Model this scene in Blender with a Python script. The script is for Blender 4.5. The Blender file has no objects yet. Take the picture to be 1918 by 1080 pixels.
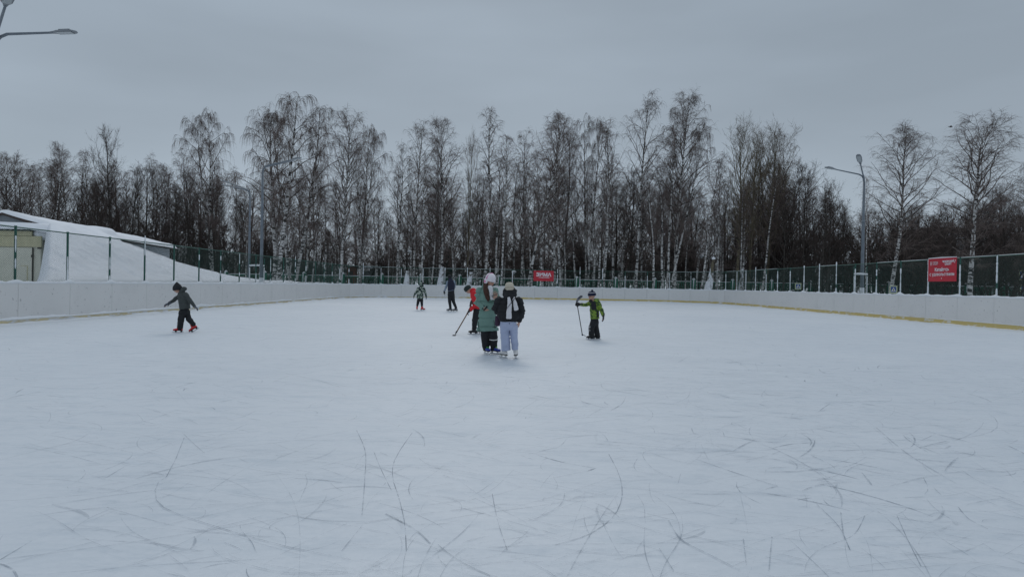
import bpy, math, random
import numpy as np
from mathutils import Vector, Matrix, noise
random.seed(7); RNG = np.random.default_rng(11)
sc = bpy.context.scene
COL = sc.collection
PI = math.pi

# ------------------------------------------------------------------ camera
EYE = 1.38; FPX = 1250.0; ROLL = math.radians(0.96)
cr, sr = math.cos(ROLL), math.sin(ROLL)
fwd = Vector((0, 1, -0.0055)).normalized()
rgt = Vector((cr, 0, sr)); rgt = (rgt - fwd * rgt.dot(fwd)).normalized()
upv = rgt.cross(fwd).normalized()
cam_d = bpy.data.cameras.new('camera'); cam = bpy.data.objects.new('camera', cam_d); COL.objects.link(cam)
M = Matrix((rgt, upv, -fwd)).transposed().to_4x4(); M.translation = (0, 0, EYE)
cam.matrix_world = M
cam_d.sensor_width = 36; cam_d.lens = 36 * FPX / 1918; cam_d.clip_start = .05; cam_d.clip_end = 3000
sc.camera = cam

def at(px, py, d):
    """world point at distance d (along +Y) seen at photograph pixel px, py"""
    u, v = px - 959, 540 - py
    D = rgt * u + upv * v + fwd * FPX
    return Vector((0, 0, EYE)) + D * (d / D.y)
def gx(px, d): return at(px, 540, d).x

# ------------------------------------------------------------------ materials
def mat(name, col=(.5, .5, .5), rough=.8, var=0, scale=3, col2=None, bump=0, bscale=40, metal=0, spec=.5, detail=6, coord='Object', stretch=None, thr=None):
    m = bpy.data.materials.new(name); m.use_nodes = True
    nt = m.node_tree; n = nt.nodes; l = nt.links
    b = n['Principled BSDF']
    b.inputs['Base Color'].default_value = (*col, 1); b.inputs['Roughness'].default_value = rough
    b.inputs['Metallic'].default_value = metal; b.inputs['Specular IOR Level'].default_value = spec
    tc = n.new('ShaderNodeTexCoord'); src = tc.outputs[coord]
    if stretch:
        mp = n.new('ShaderNodeMapping'); mp.inputs['Scale'].default_value = stretch; l.new(src, mp.inputs[0]); src = mp.outputs[0]
    if var or col2:
        t = n.new('ShaderNodeTexNoise'); t.inputs['Scale'].default_value = scale; t.inputs['Detail'].default_value = detail
        l.new(src, t.inputs['Vector'])
        r = n.new('ShaderNodeValToRGB')
        if col2 is None:
            c1 = [max(0, c * (1 - var)) for c in col]; c2 = [min(1, c * (1 + var)) for c in col]
        else: c1, c2 = col, col2
        a, bb = thr if thr else (.3, .7)
        r.color_ramp.elements[0].position = a; r.color_ramp.elements[1].position = bb
        r.color_ramp.elements[0].color = (*c1, 1); r.color_ramp.elements[1].color = (*c2, 1)
        l.new(t.outputs['Fac'], r.inputs[0]); l.new(r.outputs[0], b.inputs['Base Color'])
    if bump:
        t2 = n.new('ShaderNodeTexNoise'); t2.inputs['Scale'].default_value = bscale; t2.inputs['Detail'].default_value = 5
        l.new(src, t2.inputs['Vector'])
        bp = n.new('ShaderNodeBump'); bp.inputs['Strength'].default_value = bump; bp.inputs['Distance'].default_value = .02
        l.new(t2.outputs['Fac'], bp.inputs['Height']); l.new(bp.outputs[0], b.inputs['Normal'])
    return m

MT = {}
MT['snow'] = mat('snow', (.78, .80, .83), .75, var=.05, scale=.8, bump=.35, bscale=6, spec=.25)
MT['snow_crust'] = mat('snow_crust', (.78, .80, .82), .8, var=.04, scale=9, spec=.2)
MT['board'] = mat('board_plastic', (.745, .73, .71), .5, var=.025, scale=.6, detail=9, spec=.35)
def add_spots(m, scale, a, c, dark):
    nt = m.node_tree; n = nt.nodes; l = nt.links; b = n['Principled BSDF']; src = b.inputs['Base Color'].links[0].from_socket
    tc = n.new('ShaderNodeTexCoord'); t = n.new('ShaderNodeTexNoise'); t.inputs['Scale'].default_value = scale; t.inputs['Detail'].default_value = 3; l.new(tc.outputs['Object'], t.inputs['Vector'])
    r = n.new('ShaderNodeValToRGB'); r.color_ramp.elements[0].position = a; r.color_ramp.elements[1].position = c; r.color_ramp.elements[0].color = (1, 1, 1, 1); r.color_ramp.elements[1].color = (dark, dark, dark, 1)
    x = n.new('ShaderNodeMixRGB'); x.blend_type = 'MULTIPLY'; x.inputs[0].default_value = 1; l.new(t.outputs['Fac'], r.inputs[0]); l.new(src, x.inputs[1]); l.new(r.outputs[0], x.inputs[2]); l.new(x.outputs[0], b.inputs['Base Color'])
add_spots(MT['board'], 11, .66, .71, .66); add_spots(MT['board'], 1.6, .55, .75, .95)
MT['kick'] = mat('kick_yellow', (.64, .50, .19), .6, col2=(.74, .73, .70), scale=2.2, thr=(.56, .66), stretch=(1, 1, 4), detail=9)
MT['kick_snowy'] = mat('kick_yellow_snowy', (.68, .58, .36), .7, col2=(.74, .74, .74), scale=2.0, thr=(.52, .60), stretch=(1, 1, 5), detail=10)
MT['green'] = mat('green_paint', (.016, .085, .062), .5, var=.25, scale=12)
MT['green_bright'] = mat('green_fence_paint', (.016, .13, .075), .5, var=.2, scale=3)
MT['green_wire'] = mat('green_wire', (.020, .068, .053), .6)
MT['galv'] = mat('galvanised_steel', (.16, .185, .21), .5, metal=.35, var=.12, scale=5)
MT['lamp_body'] = mat('lamp_body', (.2, .22, .24), .4, metal=.3)
MT['lamp_glass'] = mat('lamp_glass', (.34, .37, .38), .25, var=.1, scale=8)
MT['cream'] = mat('cream_paint', (.66, .645, .54), .65, var=.07, scale=2.2, detail=10, bump=.2, bscale=12)
MT['cream_dark'] = mat('cream_trim', (.56, .52, .34), .7, var=.1, scale=3)
MT['dark_trim'] = mat('dark_trim', (.05, .035, .03), .7)
MT['gable'] = mat('grey_cladding', (.20, .215, .23), .7, var=.15, scale=3, stretch=(1, 1, 8))
MT['corr'] = mat('corrugated', (.2, .22, .2), .6, var=.2, scale=6)
MT['red'] = mat('red_banner', (.50, .022, .04), .5, var=.1, scale=1.5)
MT['white'] = mat('white_print', (.8, .8, .82), .5)
MT['blue_sign'] = mat('blue_print', (.02, .06, .25), .5)
MT['sign_pale'] = mat('sign_pale', (.52, .56, .34), .5)
MT['brown_bldg'] = mat('brown_panel', (.075, .055, .05), .8, var=.2, scale=.4)
MT['pale_bldg'] = mat('pale_panel', (.30, .31, .32), .8, var=.15, scale=.5)
MT['glass'] = mat('window_glass', (.03, .035, .04), .1)
MT['kiosk'] = mat('kiosk_wood', (.13, .045, .03), .7, var=.2, scale=2)

def brick_mat():
    m = bpy.data.materials.new('white_brick'); m.use_nodes = True; nt = m.node_tree; n = nt.nodes; l = nt.links
    b = n['Principled BSDF']; b.inputs['Roughness'].default_value = .85
    tc = n.new('ShaderNodeTexCoord'); mp = n.new('ShaderNodeMapping'); mp.inputs['Rotation'].default_value = (PI / 2, 0, 0)
    br = n.new('ShaderNodeTexBrick'); br.inputs['Scale'].default_value = 2.2
    br.inputs['Color1'].default_value = (.24, .26, .28, 1); br.inputs['Color2'].default_value = (.40, .42, .45, 1); br.inputs['Mortar'].default_value = (.6, .63, .66, 1)
    br.inputs['Mortar Size'].default_value = .03
    l.new(tc.outputs['UV'], br.inputs['Vector']); l.new(br.outputs['Color'], b.inputs['Base Color'])
    return m
MT['brick'] = brick_mat()

def bark_mat(name, pale, dark, thr, sxy=2.2, sz=5.0, rnd=True):
    m = bpy.data.materials.new(name); m.use_nodes = True; nt = m.node_tree; n = nt.nodes; l = nt.links
    b = n['Principled BSDF']; b.inputs['Roughness'].default_value = .85; b.inputs['Specular IOR Level'].default_value = .2
    tc = n.new('ShaderNodeTexCoord'); oi = n.new('ShaderNodeObjectInfo')
    add = n.new('ShaderNodeVectorMath'); add.operation = 'ADD'
    sc_ = n.new('ShaderNodeVectorMath'); sc_.operation = 'SCALE'; sc_.inputs['Scale'].default_value = 40
    cb = n.new('ShaderNodeCombineXYZ'); l.new(oi.outputs['Random'], cb.inputs[0]); l.new(oi.outputs['Random'], cb.inputs[2]); l.new(cb.outputs[0], sc_.inputs[0])
    l.new(tc.outputs['Object'], add.inputs[0]); l.new(sc_.outputs[0], add.inputs[1])
    mp = n.new('ShaderNodeMapping'); mp.inputs['Scale'].default_value = (sxy, sxy, sz); l.new(add.outputs[0], mp.inputs[0])
    t = n.new('ShaderNodeTexNoise'); t.inputs['Scale'].default_value = 1; t.inputs['Detail'].default_value = 3; t.inputs['Roughness'].default_value = .7
    l.new(mp.outputs[0], t.inputs['Vector'])
    r = n.new('ShaderNodeValToRGB'); r.color_ramp.elements[0].position = thr - .03; r.color_ramp.elements[1].position = thr + .03
    r.color_ramp.elements[0].color = (*dark, 1); r.color_ramp.elements[1].color = (*pale, 1)
    l.new(t.outputs['Fac'], r.inputs[0]); l.new(r.outputs[0], b.inputs['Base Color'])
    return m
MT['birch'] = bark_mat('birch_bark', (.56, .55, .53), (.042, .038, .036), .482)
MT['birch_limb'] = bark_mat('birch_limb', (.15, .125, .11), (.05, .04, .036), .5, 3, 3)
MT['twig'] = mat('birch_twig', (.155, .122, .110), .9, spec=.1)
MT['twig_dark'] = mat('dark_twig', (.075, .058, .051), .9, spec=.1)
MT['bark_dark'] = bark_mat('dark_bark', (.06, .052, .045), (.02, .018, .016), .45, 3, 2)
MT['bark_olive'] = bark_mat('olive_bark', (.15, .13, .09), (.06, .052, .04), .42, 3, 2)
MT['twig_olive'] = mat('olive_twig', (.15, .118, .085), .9, spec=.1)
MT['needle'] = mat('spruce_needle', (.012, .022, .016), .9, col2=(.02, .035, .025), scale=2)
MT['stump'] = mat('snow_plastered', (.16, .14, .12), .85, col2=(.76, .78, .81), scale=3.0, thr=(.36, .46), detail=8)

# ------------------------------------------------------------------ mesh helpers
def tag(o, label=None, cat=None, group=None, kind=None):
    if label: o['label'] = label
    if cat: o['category'] = cat
    if group: o['group'] = group
    if kind: o['kind'] = kind
    return o
def empty(name, loc=(0, 0, 0), rz=0):
    o = bpy.data.objects.new(name, None); o.location = loc; o.rotation_euler = (0, 0, rz); o.empty_display_size = .2; COL.objects.link(o); return o
def link(name, me, parent=None, loc=None):
    o = bpy.data.objects.new(name, me); COL.objects.link(o)
    if parent: o.parent = parent
    if loc: o.location = loc
    return o
def np_mesh(name, V, Q, mats, smooth=True, midx=None, tris=False):
    k = Q.shape[1]
    me = bpy.data.meshes.new(name)
    me.vertices.add(len(V)); me.vertices.foreach_set('co', np.asarray(V, np.float32).ravel())
    me.loops.add(Q.size); me.loops.foreach_set('vertex_index', np.asarray(Q, np.int32).ravel())
    me.polygons.add(len(Q)); me.polygons.foreach_set('loop_start', np.arange(0, Q.size, k, dtype=np.int32))
    if smooth: me.polygons.foreach_set('use_smooth', np.ones(len(Q), bool))
    if midx is not None: me.polygons.foreach_set('material_index', np.asarray(midx, np.int32))
    for m in mats: me.materials.append(m)
    me.update(calc_edges=True)
    return me
class MB:
    """collects simple solids into one mesh"""
    def __init__(s): s.v = []; s.f = []; s.m = []
    def add(s, V, F, m=0):
        o = len(s.v); s.v += [tuple(p) for p in V]; s.f += [tuple(i + o for i in f) for f in F]; s.m += [m] * len(F); return s
    def box(s, x0, y0, z0, x1, y1, z1, m=0, T=None):
        V = [Vector((x, y, z)) for z in (z0, z1) for x, y in ((x0, y0), (x1, y0), (x1, y1), (x0, y1))]
        if T is not None: V = [T @ p for p in V]
        return s.add(V, [(3, 2, 1, 0), (4, 5, 6, 7), (0, 1, 5, 4), (1, 2, 6, 5), (2, 3, 7, 6), (3, 0, 4, 7)], m)
    def tube(s, P, R, n=8, m=0, ref=None, cap=True):
        P = [Vector(p) for p in P]
        if not hasattr(R, '__len__'): R = [R] * len(P)
        rings = []
        for i, p in enumerate(P):
            t = (P[min(i + 1, len(P) - 1)] - P[max(i - 1, 0)]).normalized()
            rf = Vector(ref) if ref is not None else (Vector((0, 0, 1)) if abs(t.z) < .9 else Vector((0, 1, 0)))
            a = t.cross(rf).normalized(); b = a.cross(t)
            r = R[i]; ra, rb = (r if hasattr(r, '__len__') else (r, r))
            rings.append([p + a * (ra * math.cos(2 * PI * k / n)) + b * (rb * math.sin(2 * PI * k / n)) for k in range(n)])
        V = [q for r in rings for q in r]; F = []
        for i in range(len(P) - 1):
            for k in range(n):
                F.append((i * n + k, i * n + (k + 1) % n, (i + 1) * n + (k + 1) % n, (i + 1) * n + k))
        if cap: F += [tuple(range(n - 1, -1, -1)), tuple(range((len(P) - 1) * n, len(P) * n))]
        return s.add(V, F, m)
    def build(s, name, mats, parent=None, smooth=False, loc=None):
        if not isinstance(mats, (list, tuple)): mats = [mats]
        me = bpy.data.meshes.new(name); me.from_pydata(s.v, [], s.f)
        for m in mats: me.materials.append(m)
        me.polygons.foreach_set('material_index', s.m)
        if smooth: me.polygons.foreach_set('use_smooth', [True] * len(s.f))
        me.update()
        return link(name, me, parent, loc)
def nz(x, y=0, z=0): return noise.noise(Vector((x, y, z)))

# ------------------------------------------------------------------ world, light
w = bpy.data.worlds.new('World'); sc.world = w; w.use_nodes = True
nt = w.node_tree; n = nt.nodes; l = nt.links; n.clear()
SUN_EL, SUN_AZ = math.radians(40), math.radians(-4)
sky = n.new('ShaderNodeTexSky'); sky.sky_type = 'NISHITA'; sky.sun_disc = False; sky.sun_elevation = SUN_EL; sky.sun_rotation = SUN_AZ
sky.air_density = 1.5; sky.dust_density = 1
bg1 = n.new('ShaderNodeBackground'); bg1.inputs[1].default_value = .06; l.new(sky.outputs[0], bg1.inputs[0])
tc = n.new('ShaderNodeTexCoord'); sp = n.new('ShaderNodeSeparateXYZ'); l.new(tc.outputs['Generated'], sp.inputs[0])
rp = n.new('ShaderNodeValToRGB'); e = rp.color_ramp.elements
stops = [(0, (.38, .45, .52)), (.07, (.37, .44, .512)), (.2, (.335, .398, .468)), (.42, (.315, .378, .448)), (.7, (.42, .49, .575)), (1, (.60, .68, .78))]
e[0].position = 0; e[0].color = (*stops[0][1], 1); e[1].position = 1; e[1].color = (*stops[-1][1], 1)
for p_, c_ in stops[1:-1]:
    q = e.new(p_); q.color = (*c_, 1)
l.new(sp.outputs['Z'], rp.inputs[0])
mpp = n.new('ShaderNodeMapping'); mpp.inputs['Scale'].default_value = (1.2, 1.2, 4.5); mpp.inputs['Rotation'].default_value = (0, .25, 0); l.new(tc.outputs['Generated'], mpp.inputs[0])
cn = n.new('ShaderNodeTexNoise'); cn.inputs['Scale'].default_value = 1.6; cn.inputs['Detail'].default_value = 4; cn.inputs['Roughness'].default_value = .45
l.new(mpp.outputs[0], cn.inputs['Vector'])
mr = n.new('ShaderNodeMapRange'); mr.inputs['From Min'].default_value = .3; mr.inputs['From Max'].default_value = .7; mr.inputs['To Min'].default_value = .88; mr.inputs['To Max'].default_value = 1.10
l.new(cn.outputs['Fac'], mr.inputs['Value'])
bg2 = n.new('ShaderNodeBackground'); l.new(rp.outputs[0], bg2.inputs[0]); l.new(mr.outputs[0], bg2.inputs[1])
mx = n.new('ShaderNodeMixShader'); mx.inputs[0].default_value = .96; l.new(bg1.outputs[0], mx.inputs[1]); l.new(bg2.outputs[0], mx.inputs[2])
out = n.new('ShaderNodeOutputWorld'); l.new(mx.outputs[0], out.inputs[0])
sd = bpy.data.lights.new('sun', 'SUN'); sd.energy = .6; sd.angle = math.radians(24); sd.color = (1, .97, .93)
so = bpy.data.objects.new('sun', sd); COL.objects.link(so)
sdir = Vector((math.sin(SUN_AZ) * math.cos(SUN_EL), math.cos(SUN_AZ) * math.cos(SUN_EL), math.sin(SUN_EL)))
so.rotation_euler = sdir.to_track_quat('Z', 'Y').to_euler(); so.location = (0, -5, 30)
sc.view_settings.view_transform = 'Standard'; sc.view_settings.look = 'None'; sc.view_settings.gamma = 1; sc.view_settings.exposure = 0
sc.cycles.transparent_max_bounces = 32; sc.cycles.max_bounces = 6; sc.cycles.diffuse_bounces = 3

# ------------------------------------------------------------------ ground and ice
XL, XR, YF, YN, RC = -14.5, 18.9, 64.4, -4.5, 8.0
def loop_points():
    """joints of the board panels, clockwise from the near left, with outward normals"""
    J = []
    def straight(a, b, n):
        for i in range(n): J.append((a[0] + (b[0] - a[0]) * i / n, a[1] + (b[1] - a[1]) * i / n))
    def arc(cx, cy, a0, a1, n):
        for i in range(n):
            a = a0 + (a1 - a0) * i / n; J.append((cx + RC * math.cos(a), cy + RC * math.sin(a)))
    straight((XL, YN + RC), (XL, YF - RC), 23); arc(XL + RC, YF - RC, PI, PI / 2, 6)
    straight((XL + RC, YF), (XR - RC, YF), 8); arc(XR - RC, YF - RC, PI / 2, 0, 6)
    straight((XR, YF - RC), (XR, 4.56), 24); straight((XR, 4.56), (XR, YN + RC), 1); arc(XR - RC, YN + RC, 0, -PI / 2, 6)
    straight((XR - RC, YN), (XL + RC, YN), 8); arc(XL + RC, YN + RC, -PI / 2, -PI, 6)
    return J
J = loop_points(); NJ = len(J)
def inset(j0, j1, off):
    pass

def plane_mesh(name, x0, x1, y0, y1, nx, ny, hf, m):
    X, Y = np.meshgrid(np.linspace(x0, x1, nx), np.linspace(y0, y1, ny)); Z = hf(X, Y)
    V = np.stack([X.ravel(), Y.ravel(), Z.ravel()], 1)
    i = np.arange((nx - 1) * (ny - 1)); a = (i // (nx - 1)) * nx + i % (nx - 1)
    Q = np.stack([a, a + 1, a + nx + 1, a + nx], 1)
    return np_mesh(name, V, Q, [m])

g = link('snow_ground', plane_mesh('snow_ground', -1200, 1200, -300, 2000, 4, 4, lambda X, Y: X * 0 - .03, MT['snow'])); tag(g, 'flat snow covered ground beyond the rink', 'ground', kind='structure')

def ice_mat():
    m = bpy.data.materials.new('snowy_ice'); m.use_nodes = True; nt = m.node_tree; n = nt.nodes; l = nt.links
    b = n['Principled BSDF']; b.inputs['Specular IOR Level'].default_value = .35
    tc = n.new('ShaderNodeTexCoord')
    def nzn(scale, rot, st, det=6, ro=.6):
        mp = n.new('ShaderNodeMapping'); mp.inputs['Rotation'].default_value = (0, 0, rot); mp.inputs['Scale'].default_value = st; l.new(tc.outputs['Object'], mp.inputs[0])
        t = n.new('ShaderNodeTexNoise'); t.inputs['Scale'].default_value = scale; t.inputs['Detail'].default_value = det; t.inputs['Roughness'].default_value = ro
        t.inputs['Distortion'].default_value = .6
        l.new(mp.outputs[0], t.inputs['Vector']); return t.outputs['Fac']
    def ramp(src, a, b_, c1, c2):
        r = n.new('ShaderNodeValToRGB'); r.color_ramp.elements[0].position = a; r.color_ramp.elements[1].position = b_
        r.color_ramp.elements[0].color = (*c1, 1); r.color_ramp.elements[1].color = (*c2, 1); l.new(src, r.inputs[0]); return r.outputs[0]
    def mul(a, b_):
        x = n.new('ShaderNodeMixRGB'); x.blend_type = 'MULTIPLY'; x.inputs[0].default_value = 1; l.new(a, x.inputs[1]); l.new(b_, x.inputs[2]); return x.outputs[0]
    big = ramp(nzn(.18, .3, (1, 1, 1)), .3, .7, (.65, .69, .73), (.72, .752, .782))
    s1 = ramp(nzn(3.2, .9, (.8, 1.6, 1), 9, .72), .34, .50, (.90, .92, .935), (1, 1, 1))
    s2 = ramp(nzn(2.3, 1.1, (.4, 2.6, 1), 8, .65), .34, .5, (.955, .965, .97), (1, 1, 1))
    s3 = ramp(nzn(2.0, 1.5, (.3, 3.4, 1), 7, .6), .30, .46, (.94, .95, .96), (1, 1, 1))
    fine = ramp(nzn(14, 0, (1, 1.6, 1), 9, .8), .35, .6, (.93, .94, .945), (1.0, 1.0, 1.0))
    c = mul(mul(mul(mul(big, s1), s2), s3), fine); l.new(c, b.inputs['Base Color'])
    r = n.new('ShaderNodeMapRange'); r.inputs['To Min'].default_value = .32; r.inputs['To Max'].default_value = .7; l.new(nzn(.9, .2, (1, 2, 1)), r.inputs['Value']); l.new(r.outputs[0], b.inputs['Roughness'])
    bp = n.new('ShaderNodeBump'); bp.inputs['Strength'].default_value = .25; bp.inputs['Distance'].default_value = .01
    l.new(nzn(9, .4, (1, 2.2, 1), 8, .7), bp.inputs['Height']); l.new(bp.outputs[0], b.inputs['Normal'])
    return m
MT['ice'] = ice_mat()
fine = []
for i in range(NJ): fine.append((J[i][0], J[i][1], 0.0))
me = bpy.data.meshes.new('ice'); me.from_pydata(fine, [], [tuple(range(NJ))[::-1]]); me.materials.append(MT['ice'])
if me.polygons[0].normal.z < 0: me.flip_normals()
tag(link('ice', me), 'scratched pale ice of the skating rink dusted with snow', 'ice', kind='structure')

# skate marks: thin ribbons lying on the ice
def marks():
    P = []; W = []; S = []
    N = 14
    def arc(x, y, ang, L, curv, w, s, wob=.0):
        t = np.linspace(0, 1, N); a = ang + curv * (t - .5) + wob * np.sin(t * 6.3 + random.random() * 6)
        dx = np.cos(a) * L / (N - 1); dy = np.sin(a) * L / (N - 1)
        xs = x + np.cumsum(dx) - dx.sum() / 2; ys = y + np.cumsum(dy) - dy.sum() / 2
        P.append(np.stack([xs, ys], 1)); ww = w * (np.sin(np.pi * np.clip(t, .02, .98)) ** .6); W.append(ww); S.append(s)
    R = random.Random(5)
    def scatter(n, y0, y1, wx, lmin, lmax, w0, w1, s0, s1, pw=1.5):
        for i in range(n):
            y = y0 + (y1 - y0) * R.random() ** pw
            x = R.uniform(-1, 1) * min(16, wx * y + .6) + (1.2 if y < 30 else 2)
            x = max(XL + 1, min(XR - 1, x))
            base = R.choice([0.1, .35, -.35, 2.7, .6, -.7, 1.4, R.uniform(0, PI)])
            curv = R.choice([R.uniform(-.3, .3), R.uniform(-.5, .5), R.uniform(-1.2, 1.2), R.uniform(-2, 2)])
            k = 1 if y < 12 else 1 + (y - 12) * .05
            arc(x, y, base + R.uniform(-.25, .25), R.uniform(lmin, lmax) * R.uniform(.4, 1), curv, R.uniform(w0, w1) * k * .8, R.uniform(s0, s1) * .75, R.uniform(0, .12))
    scatter(260, 2.6, 12, .82, .4, 2.4, .0025, .0055, .20, .62)
    scatter(420, 2.6, 13, .82, .12, .7, .003, .008, .22, .6)
    scatter(520, 9, 28, .8, .5, 2.6, .005, .010, .2, .5, 1.2)
    scatter(420, 22, 62, .5, .8, 5, .008, .016, .2, .45, 1.0)
    scatter(420, 2.6, 30, .82, .15, .7, .008, .026, 0.10, .3, 1.2)
    scatter(2600, 2.5, 24, .84, .12, 1.5, .0018, .0045, .25, .75, 1.25)
    scatter(200, 2.5, 16, .84, .3, 1.3, .003, .006, .35, .7, 1.2)      # broad faint scrapes
    scatter(70, 2.6, 14, .8, 1.5, 4.5, .005, .008, .3, .6, 1.2)
    # clusters of stops and turns
    for cx, cy, n_ in ((2.2, 5.2, 60), (3.6, 6.2, 50), (2.0, 8.2, 60), (-4.6, 8.2, 45), (4.8, 8.6, 45), (.3, 9.2, 30), (5.5, 12, 60), (-2, 11, 30), (3.2, 4.2, 30), (-1.0, 4.2, 25), (8, 9, 40)):
        for i in range(n_):
            arc(R.gauss(cx, 1.0), R.gauss(cy, .7), R.uniform(0, PI), R.uniform(.12, .8), R.uniform(-.9, .9), R.choice([.002, .004, .010]), R.uniform(.2, .6))
    # the long cuts one can follow in the photograph
    hero = [([(345, 820), (318, 885), (295, 905), (292, 935), (320, 958), (400, 985), (520, 1020), (640, 1045), (712, 1062)], .007, .62),
            ([(668, 806), (684, 845), (683, 900), (678, 965)], .007, .62), ([(678, 985), (640, 1032)], .006, .5),
            ([(772, 810), (742, 855), (735, 890), (748, 935), (758, 980), (761, 1032)], .007, .7),
            ([(722, 962), (775, 990), (806, 1018)], .016, .55), ([(700, 845), (712, 875), (733, 918)], .006, .5),
            ([(922, 925), (932, 975), (950, 1030)], .006, .6), ([(270, 885), (350, 890), (424, 898)], .007, .45),
            ([(390, 1010), (408, 1040), (470, 1060), (540, 1074), (640, 1073), (700, 1068)], .007, .5),
            ([(1140, 850), (1160, 890), (1165, 930), (1148, 968), (1100, 1002), (1040, 1020)], .007, .6),
            ([(1252, 975), (1275, 1010), (1330, 1040), (1385, 1068)], .013, .6), ([(1058, 925), (1050, 945), (1020, 965), (990, 975)], .009, .5),
            ([(1575, 960), (1580, 1000), (1592, 1030)], .008, .6), ([(1620, 965), (1600, 1000), (1560, 1018)], .007, .45),
            ([(1680, 965), (1700, 1010), (1725, 1060)], .007, .5), ([(1795, 950), (1815, 972), (1850, 990)], .008, .5),
            ([(1530, 945), (1570, 985), (1592, 1030)], .007, .5), ([(1446, 1005), (1440, 1070)], .008, .6), ([(1392, 1010), (1398, 1060)], .007, .5),
            ([(1235, 1028), (1262, 1070)], .007, .5), ([(970, 842), (1060, 846), (1260, 843)], .006, .4), ([(1210, 845), (1204, 855), (1225, 880), (1260, 895)], .006, .45),
            ([(820, 1020), (860, 1050), (918, 1078)], .007, .55), ([(0, 1048), (60, 1012)], .008, .5), ([(0, 1055), (22, 1065), (32, 1080)], .014, .5),
            ([(150, 1075), (260, 1055), (330, 1030)], .006, .3), ([(490, 1060), (560, 1020), (650, 980)], .006, .3), ([(200, 950), (330, 985), (460, 1003)], .009, .35),
            ([(1110, 650), (1170, 668), (1130, 690)], .008, .3), ([(560, 940), (575, 905), (572, 890)], .006, .35), ([(1800, 880), (1840, 905), (1918, 935)], .007, .4),
            ([(1290, 725), (1400, 740), (1520, 760)], .01, .3), ([(1560, 690), (1700, 705), (1918, 730)], .012, .28), ([(1640, 800), (1700, 850), (1790, 905)], .02, .28)]
    for pts, w_, s_ in hero:
        g_ = []
        for (px, py) in pts:
            D = rgt * (px - 959) + upv * (540 - py) + fwd * FPX; k = -EYE / D.z; g_.append((D.x * k, D.y * k))
        g_ = np.array(g_); tt = np.linspace(0, len(g_) - 1, N)
        # Catmull-Rom
        q = []
        for t in tt:
            i = min(int(t), len(g_) - 2); f = t - i; p0 = g_[max(i - 1, 0)]; p1 = g_[i]; p2 = g_[i + 1]; p3 = g_[min(i + 2, len(g_) - 1)]
            q.append(.5 * ((2 * p1) + (p2 - p0) * f + (2 * p0 - 5 * p1 + 4 * p2 - p3) * f * f + (3 * p1 - p0 - 3 * p2 + p3) * f ** 3))
        P.append(np.array(q)); W.append(np.full(N, w_ * .5)); S.append(s_)
    P = np.array(P); W = np.array(W) * .78; S = np.array(S); K = len(P)
    T = np.gradient(P, axis=1); T /= np.linalg.norm(T, axis=2, keepdims=True) + 1e-9
    Nn = np.stack([-T[..., 1], T[..., 0]], 2)
    z = (.002 + .005 * RNG.random(K))[:, None, None] * np.ones((K, N, 1))
    A = np.concatenate([P - Nn * W[..., None], z], 2); B = np.concatenate([P + Nn * W[..., None], z], 2)
    V = np.stack([A, B], 2).reshape(-1, 3)
    i = (np.arange(K)[:, None] * N + np.arange(N - 1)[None]).ravel() * 2
    Q = np.stack([i, i + 2, i + 3, i + 1], 1)
    return V, Q, np.repeat(S, N * 2), N, K
V, Q, S, N_, K_ = marks()
mm = bpy.data.materials.new('skate_cut'); mm.use_nodes = True; nt = mm.node_tree; n = nt.nodes; l = nt.links
b = n['Principled BSDF']; b.inputs['Base Color'].default_value = (.22, .27, .33, 1); b.inputs['Roughness'].default_value = .5
at_ = n.new('ShaderNodeAttribute'); at_.attribute_name = 'depth'
tcn = n.new('ShaderNodeTexCoord'); tn = n.new('ShaderNodeTexNoise'); tn.inputs['Scale'].default_value = 5; tn.inputs['Detail'].default_value = 6; tn.inputs['Roughness'].default_value = .75; l.new(tcn.outputs['Object'], tn.inputs['Vector'])
mr_ = n.new('ShaderNodeMapRange'); mr_.inputs['From Min'].default_value = .38; mr_.inputs['From Max'].default_value = .6; l.new(tn.outputs['Fac'], mr_.inputs['Value'])
mu = n.new('ShaderNodeMath'); mu.operation = 'MULTIPLY'; l.new(at_.outputs['Fac'], mu.inputs[0]); l.new(mr_.outputs[0], mu.inputs[1])
tr = n.new('ShaderNodeBsdfTransparent'); ms = n.new('ShaderNodeMixShader'); l.new(mu.outputs[0], ms.inputs[0]); l.new(tr.outputs[0], ms.inputs[1]); l.new(b.outputs[0], ms.inputs[2]); l.new(ms.outputs[0], n['Material Output'].inputs[0])
me = np_mesh('skate_marks', V, Q, [mm]); ca = me.attributes.new('depth', 'FLOAT', 'POINT'); ca.data.foreach_set('value', S.astype(np.float32))
tag(link('skate_marks', me), 'thin grey blade cuts and scrapes curving over the ice', 'skate marks', kind='structure')

# ------------------------------------------------------------------ boards
boards = empty('rink_boards'); tag(boards, 'long pale grey rink boards with yellow kick strip ringing the ice', 'rink boards')
def frame2(i):
    a = Vector((*J[i % NJ], 0)); b = Vector((*J[(i + 1) % NJ], 0)); t = (b - a); L = t.length; t.normalize(); nrm = Vector((-t.y, t.x, 0))  # outward (loop is clockwise)
    return a, b, t, nrm, L
snow_z = []
for i in range(NJ):
    a, b, t, nrm, L = frame2(i)
    T = Matrix((t, nrm, Vector((0, 0, 1)))).transposed().to_4x4(); T.translation = a
    p = MB().box(.006, 0, 0, L - .006, .035, 1.19, T=T)
    p.build('board_panel', MT['board'], boards)
    MB().box(-.03, .04, 0, .03, .09, 1.15, T=T).build('board_post', MT['green'], boards)
    left = (a.x < -5) and a.y > 0
    MB().box(.002, -.022, .001, L - .002, -.001, .19 if not left else .13, T=T).build('kick_strip', MT['kick_snowy' if left else 'kick'], boards)
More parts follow.
